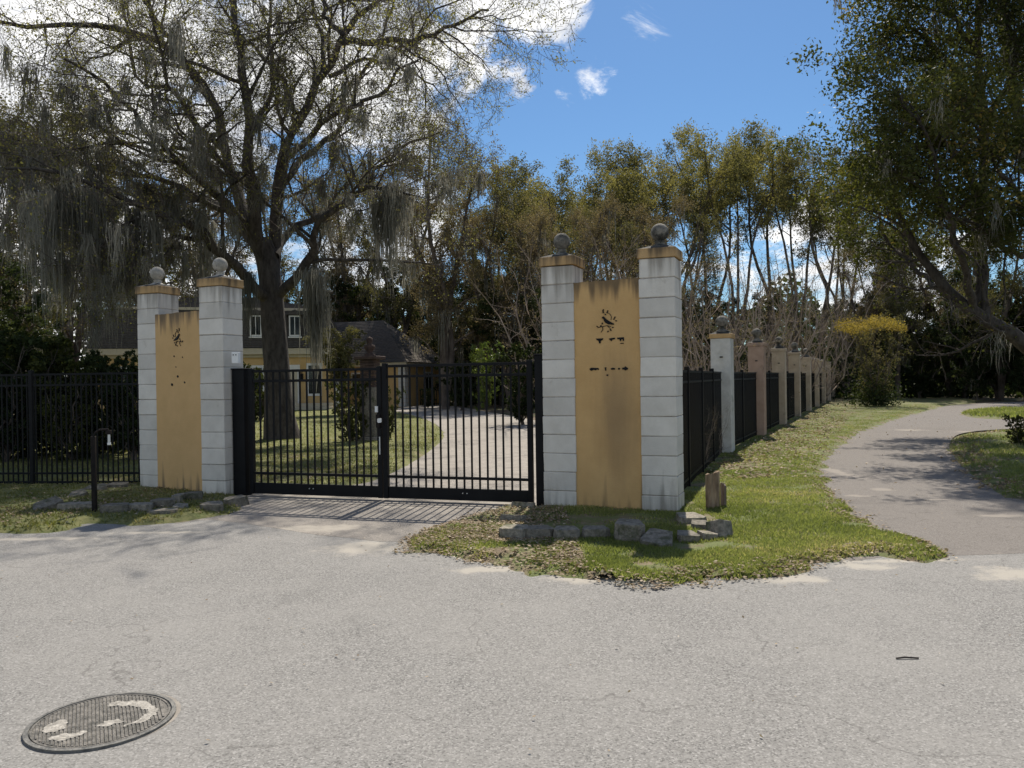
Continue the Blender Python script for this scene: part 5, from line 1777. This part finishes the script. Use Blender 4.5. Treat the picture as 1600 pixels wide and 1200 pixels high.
# yellow-topped shrub at the bend
b = G(1368, 636)
H, tm, cm, mm = build_tree(171, 4.4, 10, .0, 1.5, 'leaf_olive', .08, 2, 0, crown_lo=.1, tr=.03, n1=13, n2=5, n3=4, bmat='twig', wander=.12, tw='twig', up=.08)
t = thing('flowering_shrub', 'round twiggy shrub with a flat yellow-flowering top, at the bend of the path', 'shrub', (b.x, b.y, 0))
s = (P(1368, 502, b.y).z) / 4.4
t.scale = (s, s, s)
link('stems', tm, t); link('twigs', cm, t)
r = np.random.RandomState(5)
n = 3600
rad = 1.75 * np.sqrt(r.rand(n)); th = r.uniform(0, 2 * PI, n)
C_ = np.stack([np.cos(th) * rad - .25, np.sin(th) * rad, 4.30 + .13 * r.normal(size=n) - .12 * rad ** 2 * .5 + .2 * np.sin(th * 3)], 1)
link('blossom', newmesh('blossom', quads(C_, .075, r, 0, .8), [np.arange(n * 4).reshape(-1, 4)], [M['flower']], tint=r.rand(n)), t)
n = 2600
C_ = np.stack([r.normal(0, .55, n), r.normal(0, .55, n), np.abs(r.normal(0, .7, n)) + .1], 1)
link('foliage', newmesh('foliage', quads(C_, .13, r, 0, .6), [np.arange(n * 4).reshape(-1, 4)], [M['leaf_dark']], tint=r.beta(2, 3, n)), t)

# hedge and yard shrubs
HG = 'dark shrubs of the hedge behind the left fence'
for i, px in enumerate((-110, -70, -30, 8, 42, 78, 112, 146, 178, 208)):
    lab = ['hedge shrub farthest beyond the left frame edge', 'hedge shrub second outside the left frame edge', 'hedge shrub at the very left, behind the fence end',
           'first dark hedge shrub from the left edge, behind the fence', 'dark hedge shrub left of the fence post', 'dark hedge shrub directly behind the fence post',
           'dark hedge shrub just right of the fence post', 'dark hedge shrub behind the thin bent post', 'glossy hedge shrub two shrubs left of the leftmost pillar', 'glossy hedge shrub touching the leftmost pillar'][i]
    plant(SHRUB[i % 2], 'hedge_shrub', px, rt.uniform(508, 535) + (48 if px > 60 else 22), 16.5 + (i % 3) * .9, lab, 'shrub', HG, wx=1.05)
for px, top, d, pr, wx, lab in [
        (548, 605, 20.8, SHRUB[0], .9, 'low glossy shrub in front of the pedestal'),
        (572, 592, 22.4, SHRUB[1], .55, 'dark climbing shrub pressed against the pedestal'),
        (606, 612, 21.5, SHRUB[0], .5, 'small shrub right of the pedestal, behind the gate latch'),
        (406, 575, 33, SHRUB[0], .8, 'tall dark shrub left of the big trunk, before the house'),
        (385, 590, 30, SHRUB[1], .9, 'shrub behind the wide black gate post'),
        (668, 608, 46, SHRUB[1], 1.2, 'dark spiky shrub in front of the outbuilding'),
        (720, 572, 42, SHRUB[1], 1.1, 'dark rounded shrub right of the outbuilding'),
        (815, 548, 28, SHRUB[1], .95, 'dark tall shrub behind the right end of the gate'),
        (712, 560, 48, SHRUB[0], 1.1, 'glossy shrub behind the dark rounded shrub'),
        (1590, 652, 17, SHRUB[0], 1.1, 'dark shrub on the shaded grass right of the path'),
        (1640, 645, 16, SHRUB[1], 1.1, 'shrub beyond the right frame edge beside the dark shrub'),
        (1098, 672, 13.4, BARE[0], .8, 'low dark weeds at the foot of the first fence bay'),
        (1122, 672, 15.6, BARE[1], .8, 'low weeds at the foot of the nearest fence pier')]:
    plant(pr, 'garden_shrub', px, top, d, lab, 'shrub', None, wx)
plant(BRIGHT[0], 'bright_shrub', 758, 542, 38, 'bright yellow-green shrub at the bend of the drive', 'shrub', None, .9)
plant(BRIGHT[0], 'bright_shrub', 785, 560, 52, 'bright green shrub farther back beside the drive', 'shrub', None, 1.1)
plant(ROUND[0], 'garden_tree', 534, 522, 38, 'small round-headed tree between the house and the pedestal', 'tree', None, 1.2)
